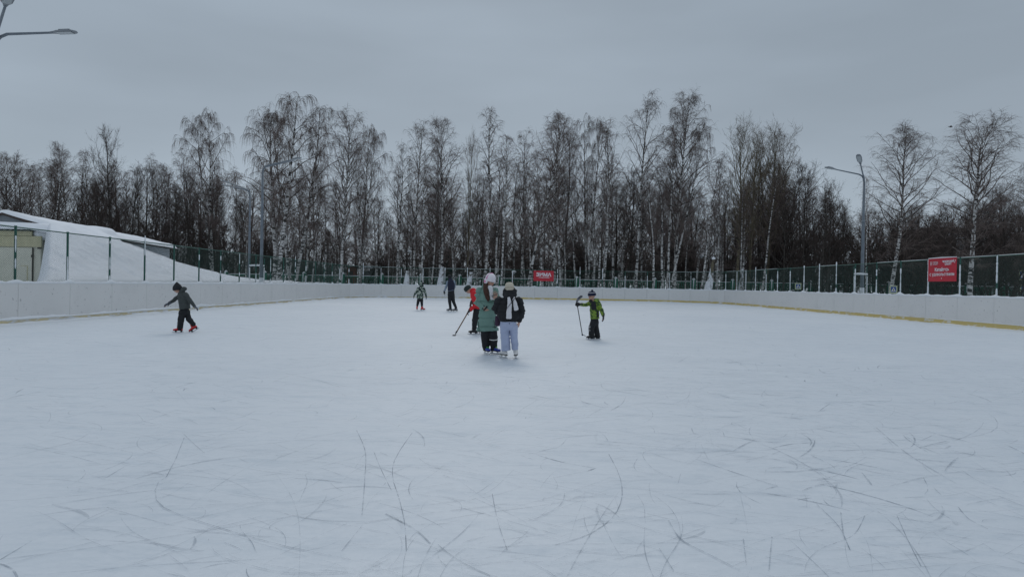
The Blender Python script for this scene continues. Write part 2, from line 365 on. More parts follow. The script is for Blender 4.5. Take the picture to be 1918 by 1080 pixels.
# snow lying on top of the boards and on the kick strip
def path_ribbon(prof, step=.12, closed=True):
    """sweep prof(s, x, y, phase) -> list of (out, z) along the loop"""
    V = []; n_ = None
    s = 0; rows = 0
    for i in range(NJ):
        a, b, t, nrm, L = frame2(i); a0, b0, t0, n0, L0 = frame2(i - 1); _, _, _, n2, _ = frame2(i + 1)
        k = max(1, int(L / step))
        for j in range(k):
            f = j / k; p = a + t * (L * f); nn = (nrm + (n0 * (.5 - f) if f < .5 else n2 * (f - .5))).normalized()
            pr = prof(s, p.x, p.y, f); n_ = len(pr)
            for (o, z) in pr: V.append(p + nn * o + Vector((0, 0, z)))
            s += L / k; rows += 1
    Q = []
    for r in range(rows):
        for c in range(n_ - 1):
            A = r * n_ + c; B = ((r + 1) % rows) * n_ + c; Q.append((A, A + 1, B + 1, B))
    return np.array([tuple(v) for v in V]), np.array(Q)
def cap_prof(s, x, y, f):
    h = .045 + .035 * max(0, nz(s * .9)) + .03 * nz(s * 4.3, 3) + .012 * nz(s * 13, 1)
    pil = math.exp(-(min(f, 1 - f) * 2.2 / .16) ** 2) * (.07 + .05 * nz(s * .7, 9))
    if x > 10 and y < 33: h += .06 * max(0, nz(s * 1.7, 5) + .15)
    h = max(.012, h + pil); w_ = .012 + .01 * nz(s * 3, 7)
    return [(.03, 1.17), (-w_ * .5, 1.175), (-w_ - .006, 1.19 + h * .35), (.02, 1.19 + h * .95), (.07, 1.19 + h), (.15, 1.19 + h * .6), (.19, 1.17)]
V, Q = path_ribbon(cap_prof); link('snow_cap', np_mesh('snow_cap', V, Q, [MT['snow_crust']]), boards)
def kick_prof(s, x, y, f):
    left = (x < -5 and y > 0); farx = y > 62
    amt = (1.0 if left else .22 if not farx else .35)
    h = amt * (.06 + .10 * max(-.3, nz(s * .45, 2)) + .05 * nz(s * 2.3, 8) + .02 * nz(s * 9, 4)); h = max(.002, h); z0 = .12 if left else .185
    o = .026 + amt * .03 * (1 + nz(s * 1.9, 12))
    return [(.0, z0 - .02), (-o, z0), (-o * .9, z0 + h * .35), (-.012 - h * .1, z0 + h * .8), (-.001, z0 + h)]
V, Q = path_ribbon(kick_prof); link('snow_ledge', np_mesh('snow_ledge', V, Q, [MT['snow_crust']]), boards)
def base_prof(s, x, y, f):
    left = (x < -5 and y > 0); amt = 1 if left else .45
    h = amt * max(-.01, .03 + .08 * nz(s * .5, 22) + .05 * nz(s * 2.1, 18) + .02 * nz(s * 8, 14)); wd = .10 + .12 * amt * (1 + nz(s * .8, 31))
    return [(-.01, h), (-.03, h), (-.05 - wd * .3, h * .6), (-.06 - wd, -.012)]
V, Q = path_ribbon(base_prof); tag(link('snow_drift', np_mesh('snow_drift', V, Q, [MT['snow_crust']])), 'low ridge of scraped snow along the foot of the boards', 'snow', kind='structure')

# ------------------------------------------------------------------ chain link fence
FH = 2.85
def wire_mesh(L, z0=1.2, z1=FH - .03, pitch=.068, r=.0024):
    P = []
    H = z1 - z0; k = int((L + H) / pitch)
    for sgn in (1, -1):
        for i in range(k + 1):
            s0 = i * pitch - H
            # line x = s0 + t, z = t (t 0..H), clipped to 0..L
            t0 = max(0, -s0); t1 = min(H, L - s0)
            if t1 - t0 < .02: continue
            xa, xb = s0 + t0, s0 + t1
            if sgn < 0: xa, xb = L - xa, L - xb
            P.append(((xa, 0, z0 + t0), (xb, 0, z0 + t1)))
    V = []; Q = []
    for a, b in P:
        a = np.array(a); b = np.array(b); t = (b - a) / np.linalg.norm(b - a); u = np.array([-t[2], 0, t[0]]); v = np.array([0, 1, 0.])
        o = len(V)
        for p in (a, b):
            for k2 in range(3):
                an = 2 * PI * k2 / 3; V.append(p + r * (math.cos(an) * u + math.sin(an) * v))
        for k2 in range(3): Q.append((o + k2, o + (k2 + 1) % 3, o + 3 + (k2 + 1) % 3, o + 3 + k2))
    return np_mesh('wire_mesh', np.array(V), np.array(Q), [MT['green_wire']], smooth=False)
wm_cache = {}
def chain_fence(i0, i1, label):
    root = empty('chain_link_fence', (0, 0, 0)); tag(root, label, 'fence', 'chain link fence runs around the rink')
    for i in range(i0, i1 + 1):
        a, b, t, nrm, L = frame2(i); pos = a + nrm * .10 if i > i0 else a + nrm * .10
        side = 'L' if (a.x < 0 and a.y < 56) else 'R' if (a.x > 15) else 'F'
        m_ = MB(); R_ = random.Random(i)
        m_.tube([(pos.x, pos.y, 0), (pos.x, pos.y, FH)], .034, 8); m_.tube([(pos.x, pos.y, FH), (pos.x, pos.y, FH + .02)], .04, 8)
        post = m_.build('post', MT['green'], root, smooth=False)
        # snow blown on to the post: on the side facing the rink
        inw = -nrm; tocam = (Vector((0, 0, 0)) - pos); tocam.z = 0; tocam.normalize()
        dirn = (inw * .3 + tocam).normalized()
        z = 1.22; sn = MB(); full = .95 if side == 'R' else .8 if side == 'F' else .55
        zt = FH - (.05 if R_.random() < .6 else .5)
        if side == 'L' and i < 16: full = .3
        while z < zt:
            ln = R_.uniform(.1, .5)
            if R_.random() < full:
                w_ = R_.uniform(.024, .04) * (1 if side != 'L' else .7); pts = []; rr = []
                for k in range(5):
                    zz = z + ln * k / 4; pts.append(pos + dirn * (.026 + .004 * R_.random()) + Vector((0, 0, zz))); rr.append(w_ * (.55 if k in (0, 4) else R_.uniform(.85, 1.1)))
                sn.tube(pts, rr, 6)
            z += ln * R_.uniform(.8, 1.0)
        if sn.v: sn.build('snow_crust', MT['snow_crust'], post, smooth=True)
        if i < i1:
            q = b + nrm * .10
            rail = MB(); rail.tube([(pos.x, pos.y, FH - .02), (q.x, q.y, FH - .02)], .02, 6); 
            r_ = rail.build('rail', MT['green'], root)
            if side != 'L' and R_.random() < .4:
                MB().tube([(pos.x, pos.y, FH + .004), ((pos.x + q.x) / 2, (pos.y + q.y) / 2, FH + .008), (q.x, q.y, FH + .004)], .009, 5).build('snow_crust', MT['snow_crust'], r_, smooth=True)
            key = round(L, 2)
            if key not in wm_cache: wm_cache[key] = wire_mesh(L - .05)
            o = link('wire_mesh', wm_cache[key], root); o.location = pos + t * .025; o.rotation_euler = (0, 0, math.atan2(t.y, t.x))
    return root
chain_fence(0, 26, 'green chain link fence above the boards along the snowed-in shed side')
chain_fence(26, 40, 'green chain link fence with snowy posts above the far boards, in front of the birches')
chain_fence(40, 68, 'green chain link fence with thick snow on its posts, carrying the big red banner')

# white snowy cross bars beside two lamp posts
def side_frame(px, d, w_, label):
    c = at(px, 540, d); fr = MB()
    for sx in (-w_ / 2, w_ / 2): fr.tube([(c.x + sx, d, 0), (c.x + sx, d, 2.75)], .03, 8)
    fr.tube([(c.x - w_ / 2, d, 2.28), (c.x + w_ / 2, d, 2.28)], .025, 6)
    o = fr.build('post_frame', MT['green']); tag(o, label, 'post frame')
    s = MB(); s.tube([(c.x - w_ / 2 - .02, d - .03, 2.31), (c.x, d - .03, 2.33), (c.x + w_ / 2 + .02, d - .03, 2.31)], [.05, .06, .05], 7)
    s.build('snow_bar', MT['snow_crust'], o, smooth=True)
    for sx in (-w_ / 2, w_ / 2):
        s = MB(); s.tube([(c.x + sx, d - .035, 1.2), (c.x + sx, d - .035, 1.7), (c.x + sx, d - .035, 2.2)], [.035, .03, .03], 6); s.build('snow_crust', MT['snow_crust'], o, smooth=True)
side_frame(1611, 37.6, .72, 'green two-post frame with thick snow bar around the right-hand lamp post')
side_frame(481, 41.5, .9, 'green two-post frame with snowy bar between the two lamp posts')

# ------------------------------------------------------------------ lamps
def street_lamp(px, d, h, arms, label, group='tall galvanised lamps around the rink', s=1.0):
    c = at(px, 540, d); root = empty('street_lamp', (c.x, d, 0)); tag(root, label, 'street lamp', group)
    pole = MB().tube([(0, 0, 0), (0, 0, 1.2), (0, 0, h * .55), (0, 0, h - .35)], [.115, .105, .085, .062], 12).build('pole', MT['galv'], root, smooth=True)
    MB().tube([(0, 0, h * .66), (0, 0, h * .66 + .12)], .1, 12).build('collar', MT['galv'], pole, smooth=True)
    MB().tube([(0, 0, 1.1), (0, 0, 1.55)], .122, 12).build('snow_crust', MT['snow_crust'], pole, smooth=True)
    for (dx, dy, dz) in arms:
        D = Vector((dx, dy, 0)); L = D.length; D.normalize()
        pts = [Vector((0, 0, h - .4)), Vector((0, 0, h - .2)) + D * .03, Vector((0, 0, h - .03)) + D * .14, Vector((0, 0, h + .05)) + D * .34]
        for k in range(1, 6): pts.append(Vector((0, 0, h + .05 + (dz - .05) * k / 5)) + D * (.34 + (L - .34) * k / 5))
        arm = MB().tube(pts, [.05, .05, .045, .042, .04, .038, .036, .034, .032], 8).build('arm', MT['galv'], root, smooth=True)
        e_ = pts[-1]; sl = (pts[-1] - pts[-2]).normalized(); sd_ = sl.cross(Vector((0, 0, 1))).normalized(); u = sd_.cross(sl)
        T = Matrix((sl, sd_, u)).transposed().to_4x4(); T.translation = e_
        hb = MB()
        prof = [(-.08, .045, .035), (.05, .07, .05), (.16, .13, .055), (.45, .15, .055), (.62, .125, .04), (.68, .07, .025)]
        V = []; 
        for (x, w_, hh) in prof:
            for k in range(10):
                an = 2 * PI * k / 10; V.append(T @ Vector((x, w_ * math.cos(an), hh * max(-.35, math.sin(an)))))
        F = [(i * 10 + k, i * 10 + (k + 1) % 10, (i + 1) * 10 + (k + 1) % 10, (i + 1) * 10 + k) for i in range(5) for k in range(10)] + [tuple(range(9, -1, -1)), tuple(range(50, 60))]
        hb.add(V, F); hd = hb.build('lamp_head', MT['lamp_body'], root, smooth=False)
        gl = MB().box(.14, -.10, -.03, .58, .10, -.022, T=T); gl.build('lens', MT['lamp_glass'], hd)
        nn_ = MB()
        for q in (-.055, .0, .055): nn_.box(.2, q - .012, .05, .52, q + .012, .072, T=T)
        nn_.build('cooling_fin', MT['lamp_body'], hd)
    return root
street_lamp(1614.5, 38.2, 7.95, [(-1.9, -.5, .24), (-.62, -.75, .55)], 'two-armed lamp post behind the right-hand boards, both heads against open sky')
street_lamp(489, 39.6, 8.15, [(1.75, -.35, .32), (.85, 1.6, .55)], 'two-armed lamp post standing in front of the tallest weeping birch')
street_lamp(466, 50, 8.1, [(-1.6, .3, .3), (-.9, -1.3, .3)], 'thinner lamp post just beyond the snow bank, half lost in dark trees')
street_lamp(-14, 19.2, 8.27, [(1.68, -.05, .10), (1.42, -1.5, .28)], 'lamp with only its two arms and heads reaching in from the picture edge')

# ------------------------------------------------------------------ signs
def text_part(name, s, size, loc, parent, m, bold=0.0, sx=1.0, spacing=1.0):
    cu = bpy.data.curves.new(name, 'FONT'); cu.body = s; cu.size = size; cu.align_x = 'CENTER'; cu.align_y = 'CENTER'; cu.extrude = .002; cu.offset = bold; cu.space_character = spacing
    cu.resolution_u = 3
    o = bpy.data.objects.new(name, cu); COL.objects.link(o)
    dg = bpy.context.evaluated_depsgraph_get(); me = bpy.data.meshes.new_from_object(o.evaluated_get(dg))
    bpy.data.objects.remove(o); bpy.data.curves.remove(cu); me.materials.clear(); me.materials.append(m)
    q = link(name, me, parent); q.location = loc; q.rotation_euler = (PI / 2, 0, 0); q.scale = (sx, 1, 1)
    return q
def sign_root(name, c, rz): return empty(name, c, rz)
# far banner ZIMA
c = at(1018.5, 516.5, 64.1); r = sign_root('banner', (c.x, 64.36, c.z), 0); tag(r, 'red banner with the white word ЗИМА on the far fence', 'banner')
wd, ht = 1.95, 1.0
MB().box(-wd / 2, -.012, -ht / 2, wd / 2, .0, ht / 2).build('sheet', MT['red'], r)
text_part('lettering', 'ЗИМА', .46, (0, -.018, .1), r, MT['white'], bold=.016, sx=1.08, spacing=1.0)
text_part('lettering', 'В ПОДМОСКОВЬЕ', .115, (.05, -.018, -.16), r, MT['white'], bold=.003)
# right banner: set between two posts of the right fence
p0 = Vector((XR + .05, 30.35, 0)); p1 = Vector((XR + .05, 28.42, 0)); mid = (p0 + p1) / 2
sc_r = math.atan2((p1 - p0).y, (p1 - p0).x)
zc = at(1765, 505, 29.4).z; wd = (p1 - p0).length; ht = 1.03
r = sign_root('banner', (mid.x - .03, mid.y, zc), sc_r); tag(r, 'big red banner with two lines of white script wired to the right-hand fence', 'banner')
MB().box(-wd / 2, -.012, -ht / 2, wd / 2, .0, ht / 2).build('sheet', MT['red'], r)
text_part('lettering', 'Катайтесь', .215, (0, -.018, 0.0), r, MT['white'], bold=.004, sx=.92)
text_part('lettering', 'с удовольствием', .205, (0, -.018, -.2), r, MT['white'], bold=.001, sx=.98)
text_part('lettering', 'ГОРОД\nСПОРТ', .085, (-.45, -.018, .29), r, MT['white'], sx=1.2)
text_part('lettering', 'ЧЕХОВСКИЙ\nСПОРТ', .115, (.42, -.018, .29), r, MT['white'], bold=.004, sx=1.1)
lg = MB().box(-.80, -.019, .2, -.785, -.013, .38).box(-.72, -.019, .2, -.705, -.013, .38).box(-.80, -.0195, .275, -.705, -.0135, .29); lg.build('emblem', MT['white'], r)
sn = MB().tube([(-wd / 2, -.01, ht / 2 + .01), (0, -.01, ht / 2 + .02), (wd / 2, -.01, ht / 2 + .01)], [.018, .024, .018], 6); sn.build('snow_crust', MT['snow_crust'], r, smooth=True)
for q in ((.9, .38), (.86, .30), (0, -.38)):
    MB().tube([(q[0], -.02, q[1] - .018), (q[0], -.02, q[1] + .018)], .018, 6).build('grommet', MT['white'], r)

def crossing_sign(px, py, d, w_, label, rz=0):
    c = at(px, py, d); r = empty('crossing_sign', (c.x, d, 0), rz); tag(r, label, 'road sign', 'pedestrian crossing signs beyond the right-hand fence')
    MB().tube([(0, .05, -.02), (0, .05, c.z + w_ * .6)], .03, 8).build('post', MT['galv'], r)
    pl = MB().box(-w_ / 2, 0, c.z - w_ / 2, w_ / 2, .015, c.z + w_ / 2).build('sign_plate', MT['sign_pale'], r)
    MB().box(-w_ * .37, -.004, c.z - w_ * .37, w_ * .37, -.001, c.z + w_ * .37).build('blue_field', MT['blue_sign'], pl)
    tri = MB(); h = w_ * .3
    tri.add([(-h, -.008, c.z - h * .85), (h, -.008, c.z - h * .85), (0, -.008, c.z + h * .95), (-h, -.006, c.z - h * .85), (h, -.006, c.z - h * .85), (0, -.006, c.z + h * .95)], [(0, 1, 2), (5, 4, 3), (0, 3, 4, 1), (1, 4, 5, 2), (2, 5, 3, 0)])
    tri.build('white_triangle', MT['white'], pl)
    f = MB().tube([(0, -.011, c.z + h * .25), (0, -.011, c.z + h * .4)], .03 * w_ / .7, 8).tube([(0, -.011, c.z + h * .2), (0, -.011, c.z - h * .2)], .03, 5).tube([(0, -.011, c.z - h * .2), (-h * .3, -.011, c.z - h * .7)], .022, 5).tube([(0, -.011, c.z - h * .2), (h * .3, -.011, c.z - h * .7)], .022, 5)
    f.build('walking_figure', MT['dark_trim'], pl)
crossing_sign(1673.5, 542, 47, .54, 'small square crossing sign low beside the leaning birch trunk')
crossing_sign(1495, 536, 60, .55, 'small square crossing sign seen through the fence left of the tall lamp post')
crossing_sign(1917, 515, 64, .95, 'square crossing sign at the picture edge, the upper one')
crossing_sign(1919, 541, 72, .95, 'square crossing sign at the picture edge, the lower one')

# ------------------------------------------------------------------ picket fence, kiosk, buildings
PFY = 77; pf = empty('picket_fence', (0, PFY, 0)); tag(pf, 'low green metal picket fence with snow-capped pillars among the birches', 'fence')
PH = 2.2
pm = MB()
for k in range(19): pm.box(.22 + k * .22, -.02, .15, .22 + k * .22 + .05, .02, PH - .1)
for zz in (.3, PH - .25): pm.box(0.18, -.04, zz, 4.32, -.021, zz + .06, m=0)
pmo = pm.build('picket_panel', MT['green_bright'], pf); 
srail = MB().tube([(0.2, 0, PH - .10), (2.2, 0, PH - .08), (4.32, 0, PH - .10)], [.03, .035, .03], 6).build('rail_snow', MT['snow_crust'], pmo, smooth=True)
pil = MB().box(-.2, -.17, -.03, .2, .17, PH + .1).build('pillar', MT['green_bright'], pf)
pils = MB(); pils.tube([(0, 0, PH + .1), (0, 0, PH + .2), (0, 0, PH + .3)], [.2, .17, .05], 9)
pils.tube([(-.04, -.17, PH + .1), (-.05, -.18, PH - .5), (-.08, -.17, PH - 1.0)], [(.07, .03), (.05, .03), (.03, .02)], 8, ref=(0, 1, 0)); pilso = pils.build('snow_crust', MT['snow_crust'], pil, smooth=True)
xs = [gx(423 + 73 * k, PFY) for k in range(-5, 22)]
for k, x in enumerate(xs):
    if k == 0: a_, b_, c_, d_ = pil, pilso, pmo, srail
    else:
        a_ = pil.copy(); COL.objects.link(a_); b_ = pilso.copy(); COL.objects.link(b_); b_.parent = a_
        c_ = pmo.copy(); COL.objects.link(c_); d_ = srail.copy(); COL.objects.link(d_); d_.parent = c_
    a_.location = (x, 0, 0); c_.location = (x, 0, 0); c_.scale = (1.0, 1, 1)

# kiosk and shelter between the birches
c = at(659, 540, 92); r = empty('kiosk', (c.x, 92, 0)); tag(r, 'narrow brown wooden kiosk between birch trunks beyond the far fence', 'kiosk')
kz = at(659, 497, 92).z
MB().box(-.6, -.5, -.03, .6, .5, kz - .25).build('wall', MT['kiosk'], r); MB().box(-.25, -.53, 0, .25, -.502, kz - .8).build('door', MT['dark_trim'], r)
MB().box(-.75, -.65, kz - .25, .75, .65, kz - .12).build('roof', MT['dark_trim'], r); MB().tube([(-.7, 0, kz - .1), (.7, 0, kz - .1)], [(.6, .12), (.6, .12)], 12, ref=(0, 0, 1)).build('roof_snow', MT['snow'], r, smooth=True)
c = at(690, 540, 95); r = empty('shelter', (c.x, 95, 0)); tag(r, 'open shelter with pale snowy roof edge seen over the far boards', 'shelter')
sz = at(690, 499, 95).z
for sx in (-1.2, 1.2):
    for sy in (-.7, .7): MB().tube([(sx, sy, -.03), (sx, sy, sz - .3)], .05, 6).build('leg', MT['galv'], r)
MB().box(-1.4, -.9, sz - .3, 1.4, .9, sz - .18).build('roof', MT['pale_bldg'], r); MB().box(-1.42, -.92, sz - .178, 1.42, .92, sz - .02).build('roof_snow', MT['snow'], r)
MB().box(-1.15, .6, .1, 1.15, .64, sz - .6).build('back_panel', MT['pale_bldg'], r)

def apartment(x, y, rz, W, D, H, m, label, floors=4, bays=9):
    r = empty('apartment_building', (x, y, 0), rz); tag(r, label, 'building', 'buildings behind the trees')
    MB().box(0, 0, -.03, W, D, H).build('wall', m, r)
    MB().box(-.3, -.3, H, W + .3, D + .3, H + .25).build('roof', MT['dark_trim'], r)
    MB().box(-.25, -.25, H + .252, W + .25, D + .25, H + .42).build('roof_snow', MT['snow'], r)
    first = None
    for f in range(floors):
        for k in range(bays):
            if first is None:
                first = MB().box(-.75, -.03, -.7, .75, .02, .7).build('window', MT['pale_bldg'], r); pn = MB().box(-.65, -.045, -.6, .65, -.032, .6).build('pane', MT['glass'], first); q = first
            else:
                q = first.copy(); COL.objects.link(q); p2 = pn.copy(); COL.objects.link(p2); p2.parent = q
            q.location = ((k + .5) * W / bays, 0, (f + .55) * H / floors)
pA = at(1890, 430, 128)
apartment(gx(1745, 128), 128, math.radians(4), pA.x - gx(1745, 128), 12, pA.z, MT['brown_bldg'], 'dark brown building with flat snowy roof edge behind the right-hand trees')
apartment(gx(1885, 112), 112, math.radians(3), 16, 12, 11.0, MT['pale_bldg'], 'pale grey apartment block at the picture edge, behind bare twigs', 5, 7)

# ------------------------------------------------------------------ shed and snow bank
shed = empty('shed', (0, 0, 0)); tag(shed, 'cream painted shed with grey gable and deep snow on its roof', 'shed')
n0 = Vector((-21.0, 30.0, 0)); n1 = Vector((-24.1, 46.9, 0)); ax = (n1 - n0).normalized(); lf = Vector((-ax.y, ax.x, 0))  # left of travel direction
LEN = (n1 - n0).length; WID = 3.4; EZ = 3.55; RZ = 4.12
def sp_(s, t, z): p = n0 + ax * s + lf * t; return Vector((p.x, p.y, z))
wl = MB()
V = [sp_(0, 0, -.03), sp_(LEN, 0, -.03), sp_(LEN, WID, -.03), sp_(0, WID, -.03), sp_(0, 0, EZ), sp_(LEN, 0, EZ), sp_(LEN, WID, EZ), sp_(0, WID, EZ)]
wl.add(V, [(0, 1, 5, 4), (1, 2, 6, 5), (2, 3, 7, 6), (3, 0, 4, 7)])
w_o = wl.build('wall', MT['brick'], shed)
uv = w_o.data.uv_layers.new(name='UVMap')
for poly in w_o.data.polygons:
    for li in poly.loop_indices:
        co = w_o.data.vertices[w_o.data.loops[li].vertex_index].co; uv.data[li].uv = ((co - n0).dot(ax) + (co - n0).dot(lf), co.z)
gb = MB().add([sp_(-.02, -.25, EZ - .05), sp_(-.02, WID + .25, EZ - .05), sp_(-.02, WID / 2, RZ), sp_(.03, -.25, EZ - .05), sp_(.03, WID + .25, EZ - .05), sp_(.03, WID / 2, RZ)], [(0, 2, 1), (3, 4, 5), (0, 1, 4, 3)])
gb.build('gable', MT['gable'], shed)
tb = MB()
for s_ in (-.45, WID + .45):
    tb.add([sp_(-.12, s_, EZ - .12), sp_(-.12, WID / 2, RZ - .02), sp_(-.12, WID / 2, RZ + .08), sp_(-.12, s_, EZ - .03), sp_(.05, s_, EZ - .12), sp_(.05, WID / 2, RZ - .02), sp_(.05, WID / 2, RZ + .08), sp_(.05, s_, EZ - .03)],
           [(0, 1, 2, 3), (4, 7, 6, 5), (3, 2, 6, 7), (0, 4, 5, 1)])
tb.add([sp_(0, -.35, EZ - .1), sp_(LEN + .3, -.35, EZ - .1), sp_(LEN + .3, -.35, EZ + .0), sp_(0, -.35, EZ + .0), sp_(0, -.28, EZ - .1), sp_(LEN + .3, -.28, EZ - .1), sp_(LEN + .3, -.28, EZ), sp_(0, -.28, EZ)], [(0, 1, 2, 3), (7, 6, 5, 4), (0, 4, 5, 1), (1, 5, 6, 2)])
tb.build('eave_board', MT['dark_trim'], shed)
# roof snow: grid in (s,t)
ns, ntt = 90, 26; V = []; 
for i in range(ns):
    s = -.1 + (LEN + .5) * i / (ns - 1)
    for j in range(ntt):
        t = -.42 + (WID + .84) * j / (ntt - 1)
        rise = (RZ - EZ) * (1 - abs(t - WID / 2) / (WID / 2 + .42))
        hip = (LEN + .4 - s) / 7.5
        rise = min(rise, (RZ - EZ) * max(0, hip) ** .8)
        e_ = min(t + .42, WID + .42 - t, LEN + .4 - s, (s + .1) * 2.5 + .02)
        th = (.22 + .06 * nz(s * .5, t) + .015 * nz(s * 3, t * 3)) * min(1, max(0, e_ / .25)) ** .5
        V.append(sp_(s, t, EZ - .01 + rise + th))
Q = [(i * ntt + j, (i + 1) * ntt + j, (i + 1) * ntt + j + 1, i * ntt + j + 1) for i in range(ns - 1) for j in range(ntt - 1)]
me = np_mesh('roof_snow', np.array([tuple(v) for v in V]), np.array(Q)[:, ::-1], [MT['snow']]); link('roof_snow', me, shed)
# porch in front: cream box
PX1 = gx(78, 27.0); PX0 = PX1 - 6; PT = at(40, 445, 27.0).z
MB().box(PX0, 27.0, -.03, PX1 - .06, 30.6, PT).build('porch_wall', MT['cream'], shed)
f1 = MB().box(PX0, 26.93, at(40, 462, 27).z, PX1, 26.998, at(40, 442, 27).z); f1.build('fascia', MT['cream_dark'], shed)['label'] = 'wide cream beam over the doors'
MB().box(PX0, 26.9, at(40, 441.5, 27).z, gx(61, 27), 26.96, at(40, 433, 27).z).build('fascia', MT['cream_dark'], shed)
dr = MB().box(gx(61, 27) - 1.7, 26.95, .4, gx(61, 27), 26.998, at(40, 463.5, 27).z).build('door', MT['cream'], shed)
MB().box(gx(61, 27), 26.94, 1.1, gx(61, 27) + .03, 26.998, at(40, 463.5, 27).z).build('door_gap', MT['dark_trim'], dr)
MB().box(gx(52, 27), 26.935, 1.2, gx(52, 27) + .03, 26.949, at(40, 498, 27).z).box(gx(40, 27), 26.935, at(40, 498, 27).z, gx(52, 27), 26.949, at(40, 498, 27).z + .02).build('hatch', MT['cream_dark'], dr)
MB().box(gx(61, 27) - .02, 26.92, at(61, 482, 27).z, gx(61, 27) + .05, 26.948, at(61, 477, 27).z).build('handle', MT['dark_trim'], dr)
MB().box(gx(73, 27), 26.88, at(61, 466, 27).z, PX1 + .02, 26.93, at(61, 463, 27).z).build('bracket', MT['dark_trim'], shed)
# corrugated sheet edge
cs = []; nseg = 120; zc0 = at(30, 431.5, 27).z
for i in range(nseg + 1):
    x = PX0 + (gx(62, 27) - PX0) * i / nseg; z = zc0 + .03 * math.sin(x * 28)
    cs += [(x, 26.75, z), (x, 30.0, z + .25), (x, 26.75, z - .015), (x, 30.0, z + .235)]
Fq = []
for i in range(nseg):
    o = i * 4; Fq += [(o, o + 4, o + 5, o + 1), (o + 2, o + 3, o + 7, o + 6), (o, o + 2, o + 6, o + 4)]
MB().add(cs, Fq).build('sheet_roof', MT['corr'], shed)
# snow on porch roof, overhanging
V = []; a_n, b_n = 60, 16
for i in range(a_n):
    for j in range(b_n):
        x = PX0 + (gx(112, 27) - PX0) * i / (a_n - 1); y = 26.7 + 4.2 * j / (b_n - 1)
        e_ = min((y - 26.7), (gx(112, 27) - x) * .8); th = (.27 + .05 * nz(x, y * .5)) * min(1, max(0, e_ / .22)) ** .5
        V.append((x, y, zc0 + .035 + th + (y - 26.7) * .06 - max(0, (x - gx(62, 27))) * .16))
Q = np.array([(i * b_n + j, (i + 1) * b_n + j, (i + 1) * b_n + j + 1, i * b_n + j + 1) for i in range(a_n - 1) for j in range(b_n - 1)])
link('roof_snow', np_mesh('porch_snow', np.array(V), Q, [MT['snow']]), shed)

lump = MB(); lump.tube([(gx(60, 27), 27.1, zc0 - .12), (gx(70, 27), 27.1, zc0 - .10), (gx(84, 27), 27.3, zc0 - .12), (gx(100, 27), 27.6, zc0 - .2), (gx(116, 27), 28, zc0 - .35)], [(.10, .16), (.2, .24), (.25, .3), (.25, .32), (.1, .2)], 10)
lump.build('snow_lump', MT['snow'], shed, smooth=True)
# snow bank: height field between fence and shed
def sm(t): t = np.clip(t, 0, 1); return t * t * (3 - 2 * t)
def bank(X, Y):
    xw = np.where(Y < 30.5, -19.1, -21.0 + (Y - 30) * (-3.3 / 18)); xw = np.where(Y > 48, -24.3, xw)
    zt = np.interp(Y, [20, 26, 38, 40, 42.1, 45, 47.8, 49.5, 51.6, 54.3, 57, 61, 62], [3.55, 3.6, 3.62, 3.5, 3.25, 2.95, 2.45, 2.1, 1.8, 1.54, 1.48, 1.28, .9])
    zf = np.interp(Y, [20, 30, 50, 60, 62], [1.30, 1.33, 1.30, 1.18, .9])
    t = (-14.85 - X) / (-14.85 - xw)
    k = sm((Y - 32) / 8); tt = np.clip(t, 0, 1)
    h = zf + (zt - zf) * (sm(t * .93 + .04) ** .9 * (1 - k) + tt ** 2.0 * k)
    # behind the far end the bank falls away to the left
    h = np.where(X < xw - .6, h - (xw - .6 - X) * .35 * (Y > 47.5), h)
    # front edge: line from the fence at Y=20.6 to the porch corner
    fr = (Y - 21.5) - ((-14.85) - X) / (19.05 - 14.85) * (27.5 - 21.5)
    lo = 1.12 + 0 * X
    h = lo + (h - lo) * sm((fr + .75) / .7)
    nn = np.vectorize(lambda a, b: .16 * nz(a * .45, b * .3) + .10 * nz(a * 1.1, b * .9, 4) + .06 * nz(a * 3, b * 2.5, 8) + .035 * nz(a * 7, b * 6, 3))(X, Y)
    edge = sm((-14.85 - X) / .8)
    h = h + nn * edge * sm((Y - 19) / 4) * np.where(Y > 40, .5, 1) + .02 * nn
    return np.where(X > -14.85, 1.16 + (h - 1.16) * sm((-14.56 - X) / .27), h)
me = plane_mesh('snow_bank', -29, -14.57, 8, 62, 240, 520, bank, MT['snow'])
tag(link('snow_bank', me), 'high snow bank heaped against the shed behind the left boards', 'snow bank', kind='structure')

# ------------------------------------------------------------------ trees
def tubes_np(P, R, k):
    """P (M,N,3), R (M,N) -> verts, quads of k-sided tubes"""
    P = np.asarray(P, float); R = np.asarray(R, float); Mn, N, _ = P.shape
    T = np.gradient(P, axis=1); T /= np.linalg.norm(T, axis=2, keepdims=True) + 1e-9
    mean = T.mean(1); ref = np.where(np.abs(mean[:, 2:3]) < .8, np.array([[0, 0, 1.]]), np.array([[1., 0, 0]]))[:, None, :] * np.ones((1, N, 1))
    A = np.cross(T, ref); A /= np.linalg.norm(A, axis=2, keepdims=True) + 1e-9; B = np.cross(T, A)
    an = np.arange(k) * 2 * PI / k
    V = P[:, :, None, :] + R[:, :, None, None] * (np.cos(an)[None, None, :, None] * A[:, :, None, :] + np.sin(an)[None, None, :, None] * B[:, :, None, :])
    V = V.reshape(-1, 3)
    m, i, j = np.meshgrid(np.arange(Mn), np.arange(N - 1), np.arange(k), indexing='ij')
    o = m * N * k; a = o + i * k + j; b = o + i * k + (j + 1) % k
    Q = np.stack([a, b, b + k, a + k], -1).reshape(-1, 4)
    return V, Q
def unit(v): return v / (np.linalg.norm(v, axis=-1, keepdims=True) + 1e-9)
